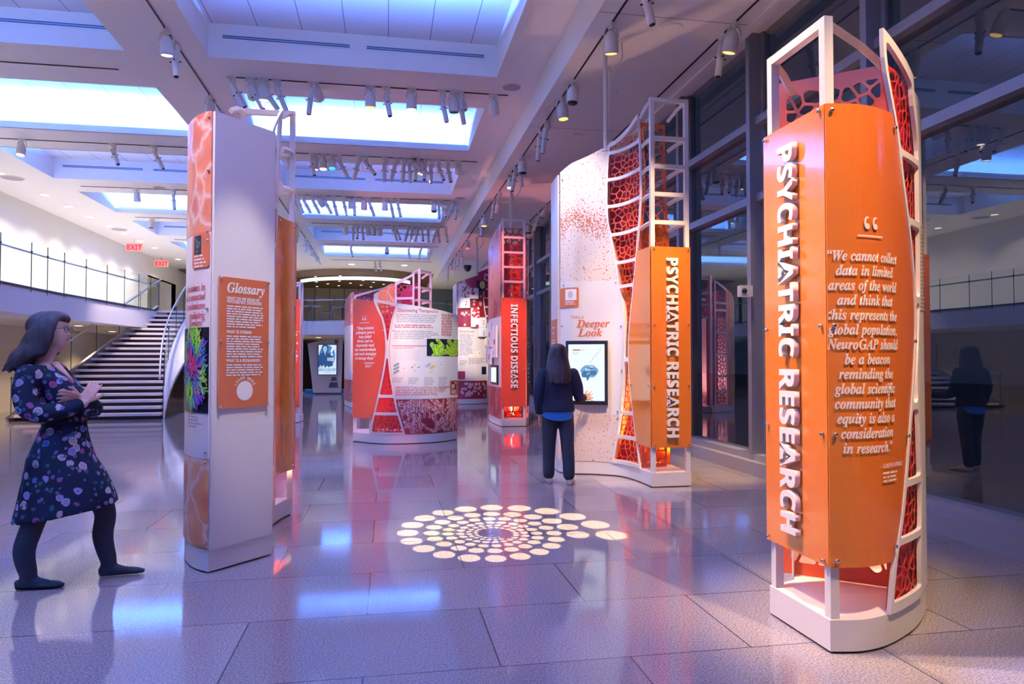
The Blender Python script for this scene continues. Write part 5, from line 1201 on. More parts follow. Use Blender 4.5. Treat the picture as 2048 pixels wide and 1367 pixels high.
for (xa, ya, xb, yb, kind) in ((939, 576, 954, 597.5, 0), (922, 596, 939, 616, 1), (941, 615.5, 955.5, 653.5, 2), (955, 634.5, 968, 654, 1), (954.5, 654.5, 968, 673, 3)):
    cc = sheet('specimen_card', C8, [[(s8(xa), z8(xa, yb)), (s8(xb), z8(xb, yb)), (s8(xb), z8(xb, ya)), (s8(xa), z8(xa, ya))]], [INKW], d8, .06, .09)
    mx_, mz_ = (s8(xa)+s8(xb))/2, (z8(xa, ya)+z8(xb, yb))/2
    pol = {0: [(disc(mx_-.04, mz_, .06), 0), (rod(mx_-.05, mz_+.12, .08, .02, 1.2), 0)], 1: [(rod(mx_+.02, mz_-.05, .06, .012, .9), 0), (disc(mx_+.03, mz_+.04, .02), 0)], 2: [(disc(mx_+r8.uniform(-.08, .10), mz_+r8.uniform(0, .3), .035), 0) for k in range(18)]+[(disc(mx_+.06, mz_-.28, .05), 0)], 3: [(disc(mx_+.05, mz_-.05, .05, .12), 1)]}[kind]
    decal('card_print', C8, pol, [mat('blood red print', (.65, .02, .02), .4), mat('lilac print', (.55, .52, .75), .4)], cc, .108)
dc = sheet('specimen_card', C8, [[(s8(953), z8(953, 581.5)), (s8(967.5), z8(967, 581.5)), (s8(967.5), z8(967, 560.5)), (s8(953), z8(953, 560.5))]], BLACK, d8, .05, .09)
decal('dish_print', C8, [(disc((s8(955)+s8(967))/2, z8(961, 570), .105, .13, 20), 0), (disc((s8(955)+s8(967))/2, z8(961, 570), .075, .10, 20), 1)], [mat('agar yellow', (.80, .55, .18), .4), mat('agar gold', (.75, .45, .10), .4)], dc, .098)
oc = sheet('specimen_card', C8, [fillet([(s8(968), z8(968, 693)), (s8(978), z8(978, 693)), (s8(978), z8(978, 674)), (s8(968), z8(968, 674))], .09, 6)], mat('blush card', (.86, .70, .58), .5), d8, .06, .08)
lettering('heading_lettering', C8, [('Moving the needle', s8(919.5), z8(930, 664), .085, 'serif', 'LEFT', .8, 0, .001)], INKO, t8, .0065)
for a_, b_, y_, n_, d_ in ((919.5, 947, 669, 15, .048), (919.5, 935, 722, 4, .045), (937, 972, 718, 4, .05)): decal('paragraph_print', C8, block(C8, s8(a_), s8(b_), z8(940, y_), n_, d_, random.Random(n_), .25, .62), INKG, t8, .0065)
decal('dish_print', C8, [(disc(s8(x), z8(x, 707), .115), 0) for x in (927, 943.5, 958)]+[(disc(s8(x)+.02, z8(x, 706), .05, .03), 1) for x in (927, 943.5, 958)], [mat('pale dish print', (.86, .82, .76), .5), mat('peach print', (.80, .55, .35), .5)], t8, .007)
sheet('caption_tab', C8, [rrect(sL+.01, s8(930.5), z8(922, 758), z8(922, 742), .03)], DKRED, t8, .012, .006)
sheet('chart_picture', C8, [[(s8(963), z8(963, 748)), (s8(972), z8(972, 748)), (s8(972), z8(972, 733)), (s8(963), z8(963, 733))]], NAVY, t8, .012, .004)
lattice('lattice_frame', C8, Lx, lambda z: Lx(z)+.30, .17, ztr-.08, [.2, .6, 1.0, 1.5, 2.2, 2.6, 2.9, 3.2, 3.5, 3.8, 4.1, ztr-.12], mat('cream powder coat', (.80, .72, .62), .4), d8, .01, m=.035, bar=.05)
perforated('perforated_sheet', C8, lambda z: Lx(z)+.02, lambda z: Lx(z)+.28, .2, ztr-.15, .12, MAGENTA, d8, -.06, 33, .014)
S = Surf([(2.25, 24.2), (2.27, 23.06)]); plainpanel(d8, 'end_panel', S, 0, S.L, .17, ztl, WHITEG, 0, .02)
tower(d8, (C8.P[-1].x+.05, 23.35), (3.6, 23.85), ((3.2, 23.5), (3.2, 23.9)), 4.62, [4.62, 4.45, 4.1], w=.06)
S = Surf([(2.95, 23.35), (3.4, 23.4)]); sheet('crown_panel', S, [[(0, 3.2), (.5, 3.2), (.5, 4.55), (0, 4.35)]], MAGENTA, d8, 0, .01)
pole(d8, at(953, 550, 1, 23.3).x, 23.3, .2, label='white pole with cable from the ceiling into the far cell display')

added_uplight(d8, 2.8, 23.7, .165, 150, (1, .35, .40))
# ---------- partly hidden red tower beside the left slab ----------
d9 = display('exhibit_display', 'red quotation tower half hidden behind the left white slab', (-2.3, 17.1, 0))
Q9 = Surf([(-2.75, 17.3), (-2.35, 16.98), (-1.975, 16.9)], n=8)
plinth(d9, [(p.x, p.y) for p in Q9.P]+[(-1.95, 17.5), (-2.75, 17.6)])
tower(d9, (-1.99, 16.94), (-1.99, 17.45), ((-2.3, 17.05), (-2.3, 17.4)), 3.26, [3.26])
p9 = plainpanel(d9, 'quote_panel', Q9, 0, Q9.L, .35, 2.85, REDORANGE, .012)
sx9 = Q9.px(595, 690)[0]-.10
qmark(p9, Q9, sx9, Q9.px(597, 655)[1], .13, .3, off=.018)
decal('quote_print', Q9, block(Q9, sx9-.22, Q9.L-.03, Q9.px(597, 671)[1], 8, .098, random.Random(7), .25, .5)+block(Q9, sx9-.02, Q9.L-.05, Q9.px(597, 716)[1], 3, .04, random.Random(8)), INKW, p9, .018)
bolts(Q9, [(Q9.L-.03, z) for z in (2.8, 2.1, 1.2, .4)], p9, off=.018, r=.014)
S = Surf([(-2.0, 17.5), (-2.75, 17.6), (-2.78, 17.3)], False); plainpanel(d9, 'back_panel', S, 0, S.L, .16, 2.7, WHITEG, 0, .01)

# ---------- kiosk under the gallery ----------
KY = 30.6
kk = display('kiosk_screen_stand', 'white angular kiosk with a blue portrait screen under the far gallery', (-2.8, KY, 0)); kk['category'] = 'kiosk'
SK = Surf([(-4, KY), (-1, KY)]); kx = lambda x, y: SK.px(x, y)
pan = sheet('shell', SK, [[kx(626.5, 785), kx(682, 785), kx(686, 672.5), kx(615.3, 686.6)], [kx(668, 677.5), kx(678, 675.5), kx(676, 686.5), kx(669.5, 686.5)], fillet([kx(663.5, 753.5), kx(673, 753.5), kx(674, 761.5), kx(662, 761.5)], .02), fillet([kx(660, 764), kx(675, 764), kx(676, 775), kx(657, 775)], .02)], WHITEG, kk, .0, .10)
sheet('back_shell', SK, [[kx(626.5, 785), kx(682, 785), kx(684, 688), kx(618, 688)]], mat('slate blue panel', (.12, .20, .36), .5), kk, -.25, .02)
bm = bmesh.new(); a, b = SK.at(kx(609, 785)[0], 0, -.05), SK.at(kx(686.5, 785)[0], 0, -.05); box(bm, a.x, b.x, KY+.06, KY+.5, 0, .2); bm_obj('blue_base', bm, mat('blue base', (.01, .16, .55), .4), kk)
x0, z1 = kx(636.5, 688); x1, z0 = kx(674.5, 749.5)
sb = sheet('screen_cabinet', SK, [[(x0, z0), (x1, z0), (x1, z1), (x0, z1)]], mat('dark blue cabinet', (.01, .05, .16), .4), kk, .10, .10)
sheet('screen', SK, [[(x0+.03, z0+.03), (x1-.03, z0+.03), (x1-.03, z1-.03), (x0+.03, z1-.03)]], mat('lit pale screen', (.02, .02, .02), .2, emit=(.72, .88, 1), es=1.1), sb, .152, .004)
KM = [mat('kiosk blue', (.02, .02, .02), .3, emit=(.10, .28, .72), es=1), mat('kiosk dark blue', (.02, .02, .02), .3, emit=(.02, .09, .28), es=1), mat('kiosk skin blue', (.02, .02, .02), .3, emit=(.45, .62, .85), es=1), mat('kiosk white', (.02, .02, .02), .3, emit=(.9, .96, 1), es=1.1)]
cx, cz = kx(654, 711); pol = [(disc(cx+.02, cz-.02, .33, .47, 24), 0), ([(cx-.36, cz-.5), (cx-.36, cz-.02), (cx-.25, cz+.10), (cx-.07, cz+.16), (cx+.1, cz+.1), (cx+.24, cz-.02), (cx+.2, cz-.2), (cx+.26, cz-.42), (cx-.1, cz-.5)], 1), (disc(cx-.07, cz+.30, .14, .19), 1), (disc(cx-.07, cz+.28, .09, .13), 2), ([(cx-.11, cz+.16), (cx-.03, cz+.16), (cx-.06, cz)], 2)]
pol += [(rrect(cx+.02, cx+.3, cz-.11-.05*k, cz-.085-.05*k, .008), 3) for k in range(3)]
decal('portrait_image', SK, [(clipr(p_, x0+.03, x1-.03, z0+.03, z1-.03), c) for p_, c in pol], KM, sb, .1565)
lettering('question_lettering', SK, [('?', cx+.22, cz+.02, .62, 'bold', 'CENTER', 1, 0, .01), ('Ask a', cx-.13, z0+.30, .17, 'serif', 'CENTER', 1, 0, .006)], KM[3], sb, .158)
lettering('name_lettering', SK, [('BROADIE', (x0+x1)/2-.0, z0+.17, .17, '', 'CENTER', .98, 0, .004)], KM[0], sb, .158)
decal('screen_print', SK, block(SK, (x0+x1)/2-.13, (x0+x1)/2+.14, z0+.11, 1, .035, random.Random(1)), KM[0], sb, .158)

# ------------------------------------------------------------------ spiral of light thrown on the floor by a pattern projector
GX, GY, GZ = 1.2, 7.85, ZU
gobo = fixture('C', GX, GY, GZ, 'white bell spotlight holding the spiral pattern plate, on a ceiling track outside the picture', 'lit spotlights outside the picture', lens=WARMLENS, target=(.88, 5.9, 0))
LP = Vector((GX, GY, GZ-.42)); zp = GZ-.47
L = bpy.data.lights.new('gobo', 'SPOT'); L.energy = 4300; L.color = (1, .72, .36); L.spot_size = R(52); L.spot_blend = .05; L.shadow_soft_size = 0
o = bpy.data.objects.new('bulb', L); COL.objects.link(o); o.parent = gobo; o.location = LP-Vector(gobo.location); o.rotation_euler = (Vector((.95, 5.95, 0))-LP).to_track_quat('-Z', 'Y').to_euler()
gc = at(985, 1066, 2, 0); spots = []
for k in range(57):                 # a pair of discs at every step of a spiral that opens clockwise
    ph = -4.9+.317*k; an = R(-90)+ph; rad = .74*math.exp(-.102*ph)
    for f, q_ in ((1, .128), (.72, .095)): spots.append((gc.x+rad*f*.80*math.cos(an), gc.y+rad*f*math.sin(an), rad*q_, an))
loops = [disc(LP.x-.003, LP.y-.018, .046, .046, 32)]; used = []
for x, y, q_, an in spots:
    if any(math.hypot(x-a, y-b) < (q_+c)*.80 for a, b, c in used): continue
    used.append((x, y, q_)); lp = []
    for X, Y in disc(x, y, q_*.84, q_*1.05, 14):
        f = (zp-LP.z)/(0-LP.z); P = LP+(Vector((X, Y, 0))-LP)*f; lp.append((P.x, P.y))
    loops.append(lp)
me = fill2d(loops, .0002); me.transform(Matrix.Translation((0, 0, zp)-Vector(gobo.location) if False else Vector((0, 0, zp))-Vector(gobo.location)))
link('pattern_plate', me, BLACK, gobo)
# ------------------------------------------------------------------ people
def vox(name, bm, mats, parent, size=.009, it=6, f=.5):
    """fuse overlapping forms into one continuous skin"""
    bmesh.ops.recalc_face_normals(bm, faces=bm.faces); me = bpy.data.meshes.new('v'); bm.to_mesh(me); bm.free()
    o = bpy.data.objects.new('v', me); COL.objects.link(o)
    m = o.modifiers.new('r', 'REMESH'); m.mode = 'VOXEL'; m.voxel_size = size
    s = o.modifiers.new('s', 'SMOOTH'); s.iterations = it; s.factor = f
    dg = bpy.context.evaluated_depsgraph_get(); m2 = bpy.data.meshes.new_from_object(o.evaluated_get(dg)); bpy.data.objects.remove(o)
    return link(name, m2, mats, parent, smooth=True)
def plainmesh(name, bm, mats, parent, smooth=True):
    bmesh.ops.recalc_face_normals(bm, faces=bm.faces); me = bpy.data.meshes.new(name); bm.to_mesh(me); bm.free(); return link(name, me, mats, parent, smooth=smooth)
def rings(bm, sec, seg=32, wave=0, nw=9):
    """stack of ovals (z, cx, cy, rx, ry[, wave, tilt])"""
    rs = []
    for s in sec:
        z, cx, cy, rx, ry = s[:5]; w = s[5] if len(s) > 5 else 0; tl = s[6] if len(s) > 6 else 0; r = []
        for k in range(seg):
            t = 2*math.pi*k/seg; q = 1+w*math.sin(nw*t+z*3)+w*.5*math.sin((nw*2-3)*t+1); x, y = rx*q*math.cos(t), ry*q*math.sin(t)
            r.append(bm.verts.new((cx+x, cy+y, z+tl*y)))
        rs.append(r)
    for a, b in zip(rs, rs[1:]):
        for k in range(seg): bm.faces.new((a[k], a[(k+1) % seg], b[(k+1) % seg], b[k]))
    bm.faces.new(rs[0][::-1]); bm.faces.new(rs[-1])
def limb(bm, pts, rad, n=5, seg=14):
    P = cr(pts, n); Rr = []
    for i in range(len(pts)-1):
        for k in range(n): Rr.append(rad[i]+(rad[i+1]-rad[i])*k/n)
    Rr.append(rad[-1]); tube(bm, P, Rr, seg); ball(bm, P[0], Rr[0], 12, 8); ball(bm, P[-1], Rr[-1], 12, 8)
def hand(bm, wrist, fwd, side, nrm, curl=.3, spread=.16, k=1.0):
    """palm, four unequal jointed fingers and a thumb from the palm's side; side points to the thumb"""
    f, s, n = Vector(fwd).normalized(), Vector(side).normalized(), Vector(nrm).normalized(); w = Vector(wrist)
    for a, b in ((-.028, .0), (-.010, .004), (.010, .004), (.028, .0)): tube(bm, [w+s*a*.6*k, w+(f*.045+s*a+n*b)*k, w+(f*.088+s*a*1.05)*k], [.014*k, .0155*k, .0115*k], 8)
    for a, L, sp in ((.031, .072, 1.0), (.011, .080, .3), (-.010, .074, -.4), (-.029, .058, -1.1)):
        p = w+(f*.086+s*a)*k; d = (f+s*spread*sp).normalized(); pts = [p]; c = 0
        for j, q in enumerate((.44, .32, .24)):
            c += curl*(1 if j else .6); e = d*math.cos(c)+n*math.sin(c); pts.append(pts[-1]+e*L*q*k)
        tube(bm, pts, [.0098*k, .0090*k, .0082*k, .0068*k], 8); ball(bm, pts[-1], .0068*k, 8, 6)
    t0 = w+(f*.025+s*.026)*k; d = (f*.62+s*.75+n*.25).normalized(); t1 = t0+d*.040*k; t2 = t1+(f*.8+s*.5+n*.3).normalized()*.032*k; t3 = t2+(f*.95+s*.25+n*.3).normalized()*.024*k
    tube(bm, [t0, t1, t2, t3], [.015*k, .0115*k, .0100*k, .0078*k], 8); ball(bm, t3, .0078*k, 8, 6)
def head(bm, c, nose=.024):
    """face towards +y; c is the chin level on the ear axis"""
    T = [(-.035, .040, -.050, .046), (-.012, .060, -.055, .050), (.0, .078, -.060, .050), (.010, .086, -.066, .055), (.022, .087, -.072, .060), (.034, .088, -.078, .063), (.042, .092, -.082, .065), (.048, .090, -.085, .066), (.054, .092, -.088, .067), (.064, .089, -.092, .069), (.074, .091, -.096, .070), (.084, .091, -.099, .071), (.095, .089, -.101, .072), (.105, .087, -.103, .073), (.115, .086, -.104, .074), (.125, .090, -.105, .0745), (.137, .094, -.105, .075), (.155, .093, -.104, .075), (.175, .086, -.100, .073), (.195, .071, -.088, .065), (.212, .046, -.064, .048), (.222, .020, -.034, .026), (.226, .002, -.006, .004)]
    seg = 40; rs = []
    for z, f, b, w in T:
        r = []
        for k in range(seg):
            t = 2*math.pi*k/seg; cs, sn = math.cos(t), math.sin(t); e = .86
            x = w*math.copysign(abs(sn)**e, sn); y = (f if cs > 0 else -b)*math.copysign(abs(cs)**e, cs)
            if cs > 0:
                g = math.exp(-(x/.0125)**2); pz = max(0, 1-abs(z-.072)/.048)**.9 if z > .072 else max(0, 1-(.072-z)/.012)
                y += nose*g*pz; y += .006*math.exp(-(x/.024)**2)*(math.exp(-((z-.040)/.005)**2)+math.exp(-((z-.053)/.005)**2))
                y -= .010*math.exp(-((abs(x)-.031)/.015)**2)*math.exp(-((z-.113)/.012)**2)
            r.append(bm.verts.new((c[0]+x, c[1]+y, c[2]+z)))
        rs.append(r)
    for a, b in zip(rs, rs[1:]):
        for k in range(seg): bm.faces.new((a[k], a[(k+1) % seg], b[(k+1) % seg], b[k]))
    bm.faces.new(rs[0][::-1]); bm.faces.new(rs[-1])
    for s in (-1, 1): ball(bm, (c[0]+s*.074, c[1]-.012, c[2]+.085), (.009, .018, .030), 8, 8)
def shoe(bm, heel, d, L=.245, w=.042, h=.06):
    d = Vector(d).normalized(); hx = Vector(heel); pts = [hx+d*L*t for t in (0, .12, .35, .6, .85, 1.0)]
    zz = (.030, .036, .033, .026, .020, .014); rr_ = ((.026, .030), (w*.78, .036), (w*.80, .033), (w, .026), (w*.85, .020), (w*.35, .012))
    tube(bm, [p+Vector((0, 0, z)) for p, z in zip(pts, zz)], [(a, b) for a, b in rr_], 14, flat=(0, 0, 1))
SKIN = mat('skin', (.62, .36, .27), .5); SKIN.node_tree.nodes['Principled BSDF'].inputs['Subsurface Weight'].default_value = .12
LIP = mat('lip', (.50, .17, .16), .4); EYEW = mat('eye white', (.8, .78, .76), .2); IRIS = mat('iris', (.05, .03, .02), .2)
def hairmat(name, a, b):
    m = mat(name, a, .55, spec=.3); n, l, bs = nt(m); w = N(m, 'ShaderNodeTexNoise', i_Scale=60.0, i_Detail=2.0); l.new(coord(m, 'Object', (1, 1, .06)), w.inputs['Vector'])
    l.new(ramp(m, w.outputs[0], [(.35, a), (.65, b)]), bs.inputs['Base Color']); return m
def face_parts(root, c):
    for s in (-1, 1):
        bm = bmesh.new(); ball(bm, (c[0]+s*.031, c[1]+.070, c[2]+.113), .0125, 12, 8); e = plainmesh('eye', bm, EYEW, root)
        bm = bmesh.new(); ball(bm, (c[0]+s*.031, c[1]+.0795, c[2]+.113), (.0055, .004, .0055), 10, 6); plainmesh('iris', bm, IRIS, e)
    bm = bmesh.new(); tube(bm, [(c[0]-.022, c[1]+.083, c[2]+.046), (c[0]-.010, c[1]+.094, c[2]+.0475), (c[0], c[1]+.0965, c[2]+.046), (c[0]+.010, c[1]+.094, c[2]+.0475), (c[0]+.022, c[1]+.083, c[2]+.046)], [(.002, .003), (.004, .006), (.0045, .0065), (.004, .006), (.002, .003)], 8); plainmesh('lips', bm, LIP, root)
# flowered dress cloth
FLORAL = mat('floral cloth', (.01, .01, .015), .85, spec=.15)
def _fl():
    m = FLORAL; n, l, b = nt(m); o = coord(m, 'Object')
    wn = N(m, 'ShaderNodeTexNoise', i_Scale=26.0, i_Detail=2.0); l.new(o, wn.inputs['Vector'])
    ad = N(m, 'ShaderNodeVectorMath', operation='MULTIPLY_ADD'); l.new(wn.outputs[1], ad.inputs[0]); ad.inputs[1].default_value = (.022, .022, .022); l.new(o, ad.inputs[2])
    col = None; base = (.006, .007, .014)
    for sc_, th, stops, sd in ((15.5, .40, [(0, (.32, .28, .52)), (.3, (.45, .38, .50)), (.5, (.30, .07, .16)), (.7, (.10, .16, .34)), (.9, (.50, .40, .42))], 0), (24.0, .30, [(0, (.04, .13, .14)), (.4, (.16, .16, .30)), (.7, (.03, .09, .10)), (.9, (.30, .22, .34))], 7.3)):
        mp = N(m, 'ShaderNodeMapping'); mp.inputs['Location'].default_value = (sd, sd, sd); l.new(ad.outputs[0], mp.inputs[0])
        v = N(m, 'ShaderNodeTexVoronoi', i_Scale=sc_); l.new(mp.outputs[0], v.inputs['Vector'])
        sx = N(m, 'ShaderNodeSeparateColor'); l.new(v.outputs['Color'], sx.inputs[0])
        pick = ramp(m, sx.outputs[0], stops, 'CONSTANT'); d = v.outputs['Distance']
        petal = ramp(m, d, [(0, (.25, .2, .25)), (.10, (1, 1, 1)), (.20, (.35, .35, .4)), (.26, (1, 1, 1))])
        mu = N(m, 'ShaderNodeMix', data_type='RGBA', blend_type='MULTIPLY', i_0=.8); l.new(pick, mu.inputs[6]); l.new(petal, mu.inputs[7])
        f = mth(m, 'MULTIPLY', mth(m, 'LESS_THAN', d, th), mth(m, 'GREATER_THAN', sx.outputs[1], .16))
        col = mixc(m, f, base if col is None else col, mu.outputs[2])
    l.new(col, b.inputs['Base Color'])
_fl()
TIGHTS = mat('black tights', (.010, .010, .014), .7); SHOEB = mat('black suede', (.008, .008, .010), .8)
# --- woman in the floral dress, arms crossed, facing the slab (modelled facing +y, then turned)
w1 = thing('person', 'woman with brown hair and glasses in a dark floral dress, arms crossed, at left', 'person', (-2.05, 5.06, 0), R(-90))
hc = (0, -.100, 1.535)
RL = [(.085, -.05, .86), (.10, -.10, .60), (.10, -.155, .40), (.10, -.20, .24), (.10, -.17, .085)]
LL = [(-.085, -.02, .86), (-.10, .10, .62), (-.10, .195, .44), (-.10, .185, .27), (-.10, .225, .10)]
RA = [(.165, -.165, 1.35), (.205, -.165, 1.24), (.215, -.115, 1.13), (.185, .01, 1.125), (.10, .13, 1.165)]
LA = [(-.175, -.15, 1.36), (-.235, -.06, 1.22), (-.215, .06, 1.12), (-.08, .10, 1.15), (.06, .095, 1.19)]
legr = [.085, .080, .060, .058, .042]
bm = bmesh.new(); head(bm, hc)
tube(bm, [(0, -.15, 1.38), (0, -.135, 1.46), (0, -.110, 1.56)], [.062, .052, .052], 14)
rings(bm, [(.80, 0, -.04, .15, .10), (.95, 0, -.03, .145, .10), (1.07, 0, -.03, .115, .09), (1.22, 0, -.05, .135, .10), (1.33, 0, -.09, .15, .085), (1.40, 0, -.13, .10, .06), (1.43, 0, -.14, .06, .05)])
for P in (RL, LL): limb(bm, P, legr)
for P in (RA, LA): limb(bm, P, [.048, .046, .042, .036, .027])
for s, y, z, tw in ((.10, -.19, .03, 0), (-.10, .205, .035, 0)): tube(bm, [(s, y-.02, z+.02), (s, y+.08, z+.0), (s, y+.15, z-.008)], [.024, .024, .012], 10)
hand(bm, (.095, .13, 1.175), (-.35, .35, .85), (.0, .8, -.3), (-.9, -.3, 0), .35, .12, .98)
hand(bm, (.065, .095, 1.19), (.85, -.30, .25), (.0, .3, .9), (.2, -.8, -.3), .30, .12, .98)
vox('body', bm, SKIN, w1, .0055, 4, .5)
face_parts(w1, hc)
bm = bmesh.new()
for P in (RL, LL): limb(bm, P, [r+.006 for r in legr])
for s, y, z in ((.10, -.19, .03), (-.10, .205, .035)): tube(bm, [(s, y-.03, z+.03), (s, y+.05, z+.018), (s, y+.14, z+.0)], [.034, .034, .022], 12)
vox('tights', bm, TIGHTS, w1, .009, 4)
for heel, d in (((.10, -.245, .0), (-.05, 1, 0)), ((-.10, .165, .0), (-.12, 1, .02))):
    bm = bmesh.new(); shoe(bm, heel, d, .275, .043); vox('shoe', bm, SHOEB, w1, .006, 4)
bm = bmesh.new()
rings(bm, [(.455, 0, -.0, .235, .300, .035, .18), (.50, 0, -.0, .23, .292, .035, .17), (.60, 0, -.005, .22, .265, .03, .12), (.70, 0, -.015, .208, .235, .022, .06), (.81, 0, -.035, .195, .195, .012, .0), (.92, 0, -.03, .168, .155, .004, 0), (1.02, 0, -.02, .135, .128), (1.08, 0, -.02, .125, .122), (1.16, 0, -.03, .14, .132), (1.25, 0, -.05, .158, .132), (1.33, 0, -.095, .178, .105), (1.385, 0, -.13, .150, .075), (1.415, 0, -.145, .095, .055)], 64)
for P in (RA, LA): limb(bm, [Vector(p) for p in P[:4]]+[Vector(P[3])*.25+Vector(P[4])*.75], [.074, .070, .068, .056, .046])
dr = vox('dress', bm, FLORAL, w1, .009, 3, .5)
bm = bmesh.new()        # open neckline: a skin V on the chest
tube(bm, [(0, -.085, 1.43), (0, -.030, 1.37), (0, .035, 1.30)], [(.052, .016), (.034, .014), (.004, .006)], 10, flat=(0, .7, .7)); plainmesh('neckline', bm, SKIN, w1)
bm = bmesh.new(); rings(bm, [(1.045, 0, -.02, .134, .130), (1.062, 0, -.02, .134, .131), (1.08, 0, -.02, .132, .130)], 40); plainmesh('waist_seam', bm, FLORAL, w1)
H1 = hairmat('brown hair', (.018, .009, .008), (.060, .028, .021))
rh = random.Random(3); bm = bmesh.new()
ball(bm, (0, -.140, 1.668), (.088, .118, .100), 24, 16); ball(bm, (0, -.095, 1.716), (.079, .099, .054), 24, 16)
for k in range(130):
    s = rh.choice((-1, 1)); t = rh.random(); a0 = R(-90+s*(4+122*t))    # round the crown from the back to the temples
    x, y = .078*math.cos(a0), -.125+.100*math.sin(a0); lo = 1.36+.05*rh.random()+.10*t*t; ph = rh.uniform(0, 6); wv = .022
    bk = -.075-.03*(1-t); pts = [(x*.3, -.11+(y+.11)*.35, 1.757), (x*.9, y+.015, 1.72), (x*1.22, y+.005, 1.65), (x*1.28, y+bk*.25+wv*.5*math.sin(ph), 1.57), (x*1.26+.01*math.sin(ph), y+bk*.8+wv*math.sin(ph+2), 1.48), (x*1.15, y+bk*1.3+wv*1.3*math.sin(ph+4), lo)]
    tube(bm, cr(pts, 4), [.004+.013*math.sin(math.pi*min(1, .12+i/24)) for i in range(21)], 6)
vox('hair', bm, H1, w1, .006, 1, .4)
bm = bmesh.new()
for s in (-1, 1):
    cx = s*.033; tube(bm, [(cx+.025*math.cos(a_*.5236), hc[1]+.100-.006*abs(math.cos(a_*.5236)), hc[2]+.112+.020*math.sin(a_*.5236)) for a_ in range(13)], .0022, 6)
    tube(bm, [(s*.058, hc[1]+.092, hc[2]+.118), (s*.076, hc[1]+.06, hc[2]+.117), (s*.080, hc[1]-.01, hc[2]+.110)], .0022, 6)
tube(bm, [(-.009, hc[1]+.101, hc[2]+.116), (.009, hc[1]+.101, hc[2]+.116)], .002, 6); plainmesh('glasses', bm, mat('blue grey spectacle frame', (.05, .09, .13), .3), w1)

# --- woman in the black jacket, seen from behind, reaching to the screen
w2 = thing('person', 'woman seen from behind in black jacket and jeans reaching towards the touchscreen', 'person', (1.985, 8.08, 0), 0)
JACK = mat('black wool', (.010, .012, .020), .85, spec=.2); JEAN = mat('black denim', (.014, .014, .018), .8); SHIRT = mat('bright blue cotton', (.01, .16, .62), .7); SNEAK = mat('pale grey canvas', (.55, .53, .55), .6); CUFF = mat('striped cuff', (.55, .55, .62), .7)
hc = (.0, .02, 1.405)
RL = [(.09, 0, .84), (.10, -.02, .64), (.105, -.04, .45), (.11, -.075, .25), (.11, -.075, .085)]
LL = [(-.09, 0, .84), (-.095, .02, .64), (-.095, .04, .45), (-.10, .045, .25), (-.10, .055, .085)]
RA = [(.185, -.01, 1.285), (.235, -.02, 1.14), (.262, .03, 1.01), (.325, .16, .985), (.395, .285, .99)]
LA = [(-.185, -.01, 1.285), (-.228, -.03, 1.12), (-.232, -.01, 1.02), (-.225, .02, .92), (-.212, .05, .82)]
bm = bmesh.new(); head(bm, hc)
tube(bm, [(0, -.01, 1.28), (0, .0, 1.36), (0, .01, 1.44)], [.06, .052, .052], 14)
rings(bm, [(.78, 0, 0, .155, .11), (.92, 0, 0, .15, .105), (1.02, 0, 0, .13, .09), (1.16, 0, 0, .15, .10), (1.26, 0, -.01, .155, .085), (1.33, 0, -.01, .10, .06), (1.35, 0, -.01, .06, .05)])
for P in (RL, LL): limb(bm, P, [.085, .078, .060, .056, .042])
for P in (RA, LA): limb(bm, P, [.048, .045, .040, .035, .027])
for s, y in ((.11, -.09), (-.10, .04)): tube(bm, [(s, y, .045), (s*1.1, y+.07, .032), (s*1.15, y+.12, .025)], [.026, .024, .012], 10)
hand(bm, (.400, .292, .99), (.86, .48, .08), (-.15, .15, .95), (.0, .95, -.1), .14, .42, 1.05)
hand(bm, (-.212, .052, .815), (.04, .10, -1), (.25, .95, .05), (.9, -.2, 0), .22, .10, .98)
vox('body', bm, SKIN, w2, .0055, 4, .5); face_parts(w2, hc)
bm = bmesh.new()
rings(bm, [(.74, 0, 0, .168, .122), (.80, 0, 0, .176, .130), (.88, 0, 0, .172, .120), (.95, 0, 0, .160, .108)], 32)
for P in (RL, LL): limb(bm, [Vector(p) for p in P[:4]]+[Vector(P[4])+Vector((0, -.01, .03))], [.098, .092, .078, .072, .070])
vox('jeans', bm, JEAN, w2, .009, 3)
bm = bmesh.new(); rs = []
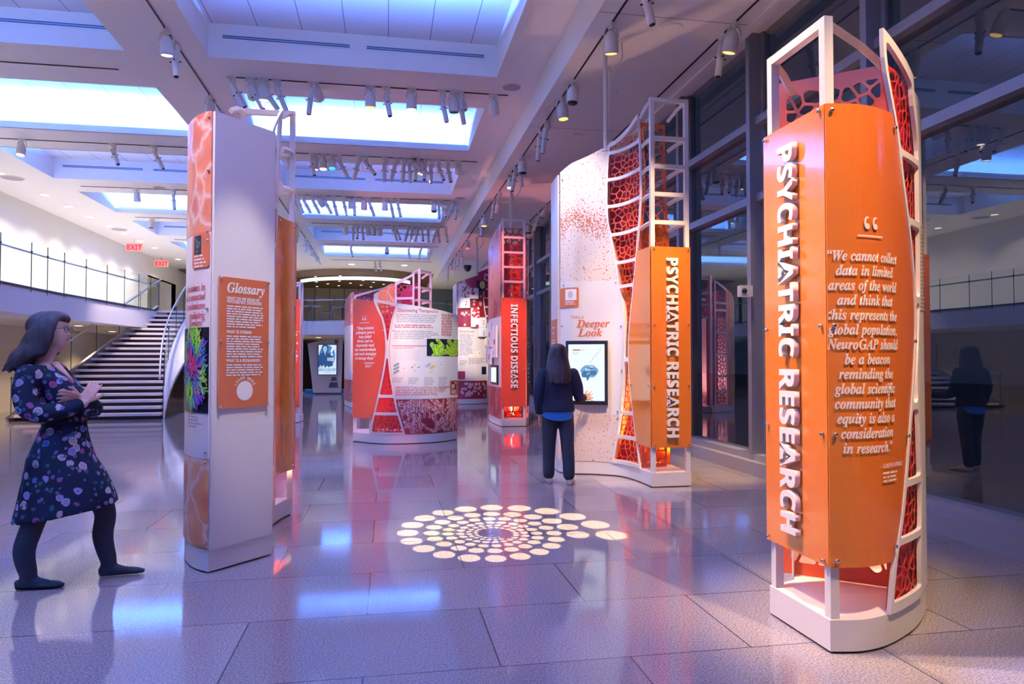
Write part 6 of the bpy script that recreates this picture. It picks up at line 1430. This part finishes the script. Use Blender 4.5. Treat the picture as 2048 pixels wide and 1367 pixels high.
for z, rx, ry in ((.80, .186, .140), (.86, .184, .138), (.93, .178, .130)):
    rs.append([bm.verts.new((rx*math.cos(2*math.pi*k/40), ry*math.sin(2*math.pi*k/40), z-(.055*max(0, -math.sin(2*math.pi*k/40)) if z < .85 else 0))) for k in range(40)])
for a, b in zip(rs, rs[1:]):
    for k in range(40): bm.faces.new((a[k], a[(k+1) % 40], b[(k+1) % 40], b[k]))
plainmesh('shirt', bm, SHIRT, w2)
bm = bmesh.new()
rings(bm, [(.845, 0, -.005, .200, .150), (.90, 0, -.005, .196, .145), (.99, 0, 0, .178, .128), (1.08, 0, 0, .178, .125), (1.18, 0, 0, .192, .128), (1.265, 0, -.012, .205, .108), (1.315, 0, -.012, .165, .080), (1.35, 0, -.008, .085, .062)], 40)
for P in (RA, LA): limb(bm, [Vector(p) for p in P[:4]]+[Vector(P[3])*.2+Vector(P[4])*.8], [.068, .064, .060, .054, .048])
vox('jacket', bm, JACK, w2, .009, 3)
for P in (RA, LA):
    a, b = Vector(P[3]), Vector(P[4]); bm = bmesh.new(); tube(bm, [a*.25+b*.75, b*1.0+(b-a)*.06], [.042, .041], 14); plainmesh('cuff', bm, CUFF, w2)
for heel, d in (((.11, -.135, 0), (.32, 1, 0)), ((-.10, -.01, 0), (.15, 1, 0))):
    bm = bmesh.new(); shoe(bm, heel, d, .275, .052); sh = vox('shoe', bm, SNEAK, w2, .006, 4)
H2 = hairmat('dark brown hair', (.014, .007, .006), (.042, .020, .016))
bm = bmesh.new(); ball(bm, (0, .005, 1.540), (.090, .115, .100), 24, 16)
for k in range(150):
    s = rh.choice((-1, 1)); t = rh.random(); a0 = R(-90+s*(4+135*t)); x, y = .080*math.cos(a0), .0+.100*math.sin(a0); lo = 1.165+.03*rh.random()+.03*t; ph = rh.uniform(0, 6)
    pts = [(x*.3, .005+y*.4, 1.632), (x*.92, y, 1.60), (x*1.25, y*1.08, 1.51), (x*1.5, y*1.1-.01, 1.41), (x*1.72+.006*math.sin(ph), y*1.15-.035, 1.30), (x*1.62+.008*math.sin(ph+1), y*1.1-.06, lo)]
    tube(bm, cr(pts, 4), [.004+.012*math.sin(math.pi*min(1, .12+i/24)) for i in range(21)], 6)
vox('hair', bm, H2, w2, .007, 2, .35)
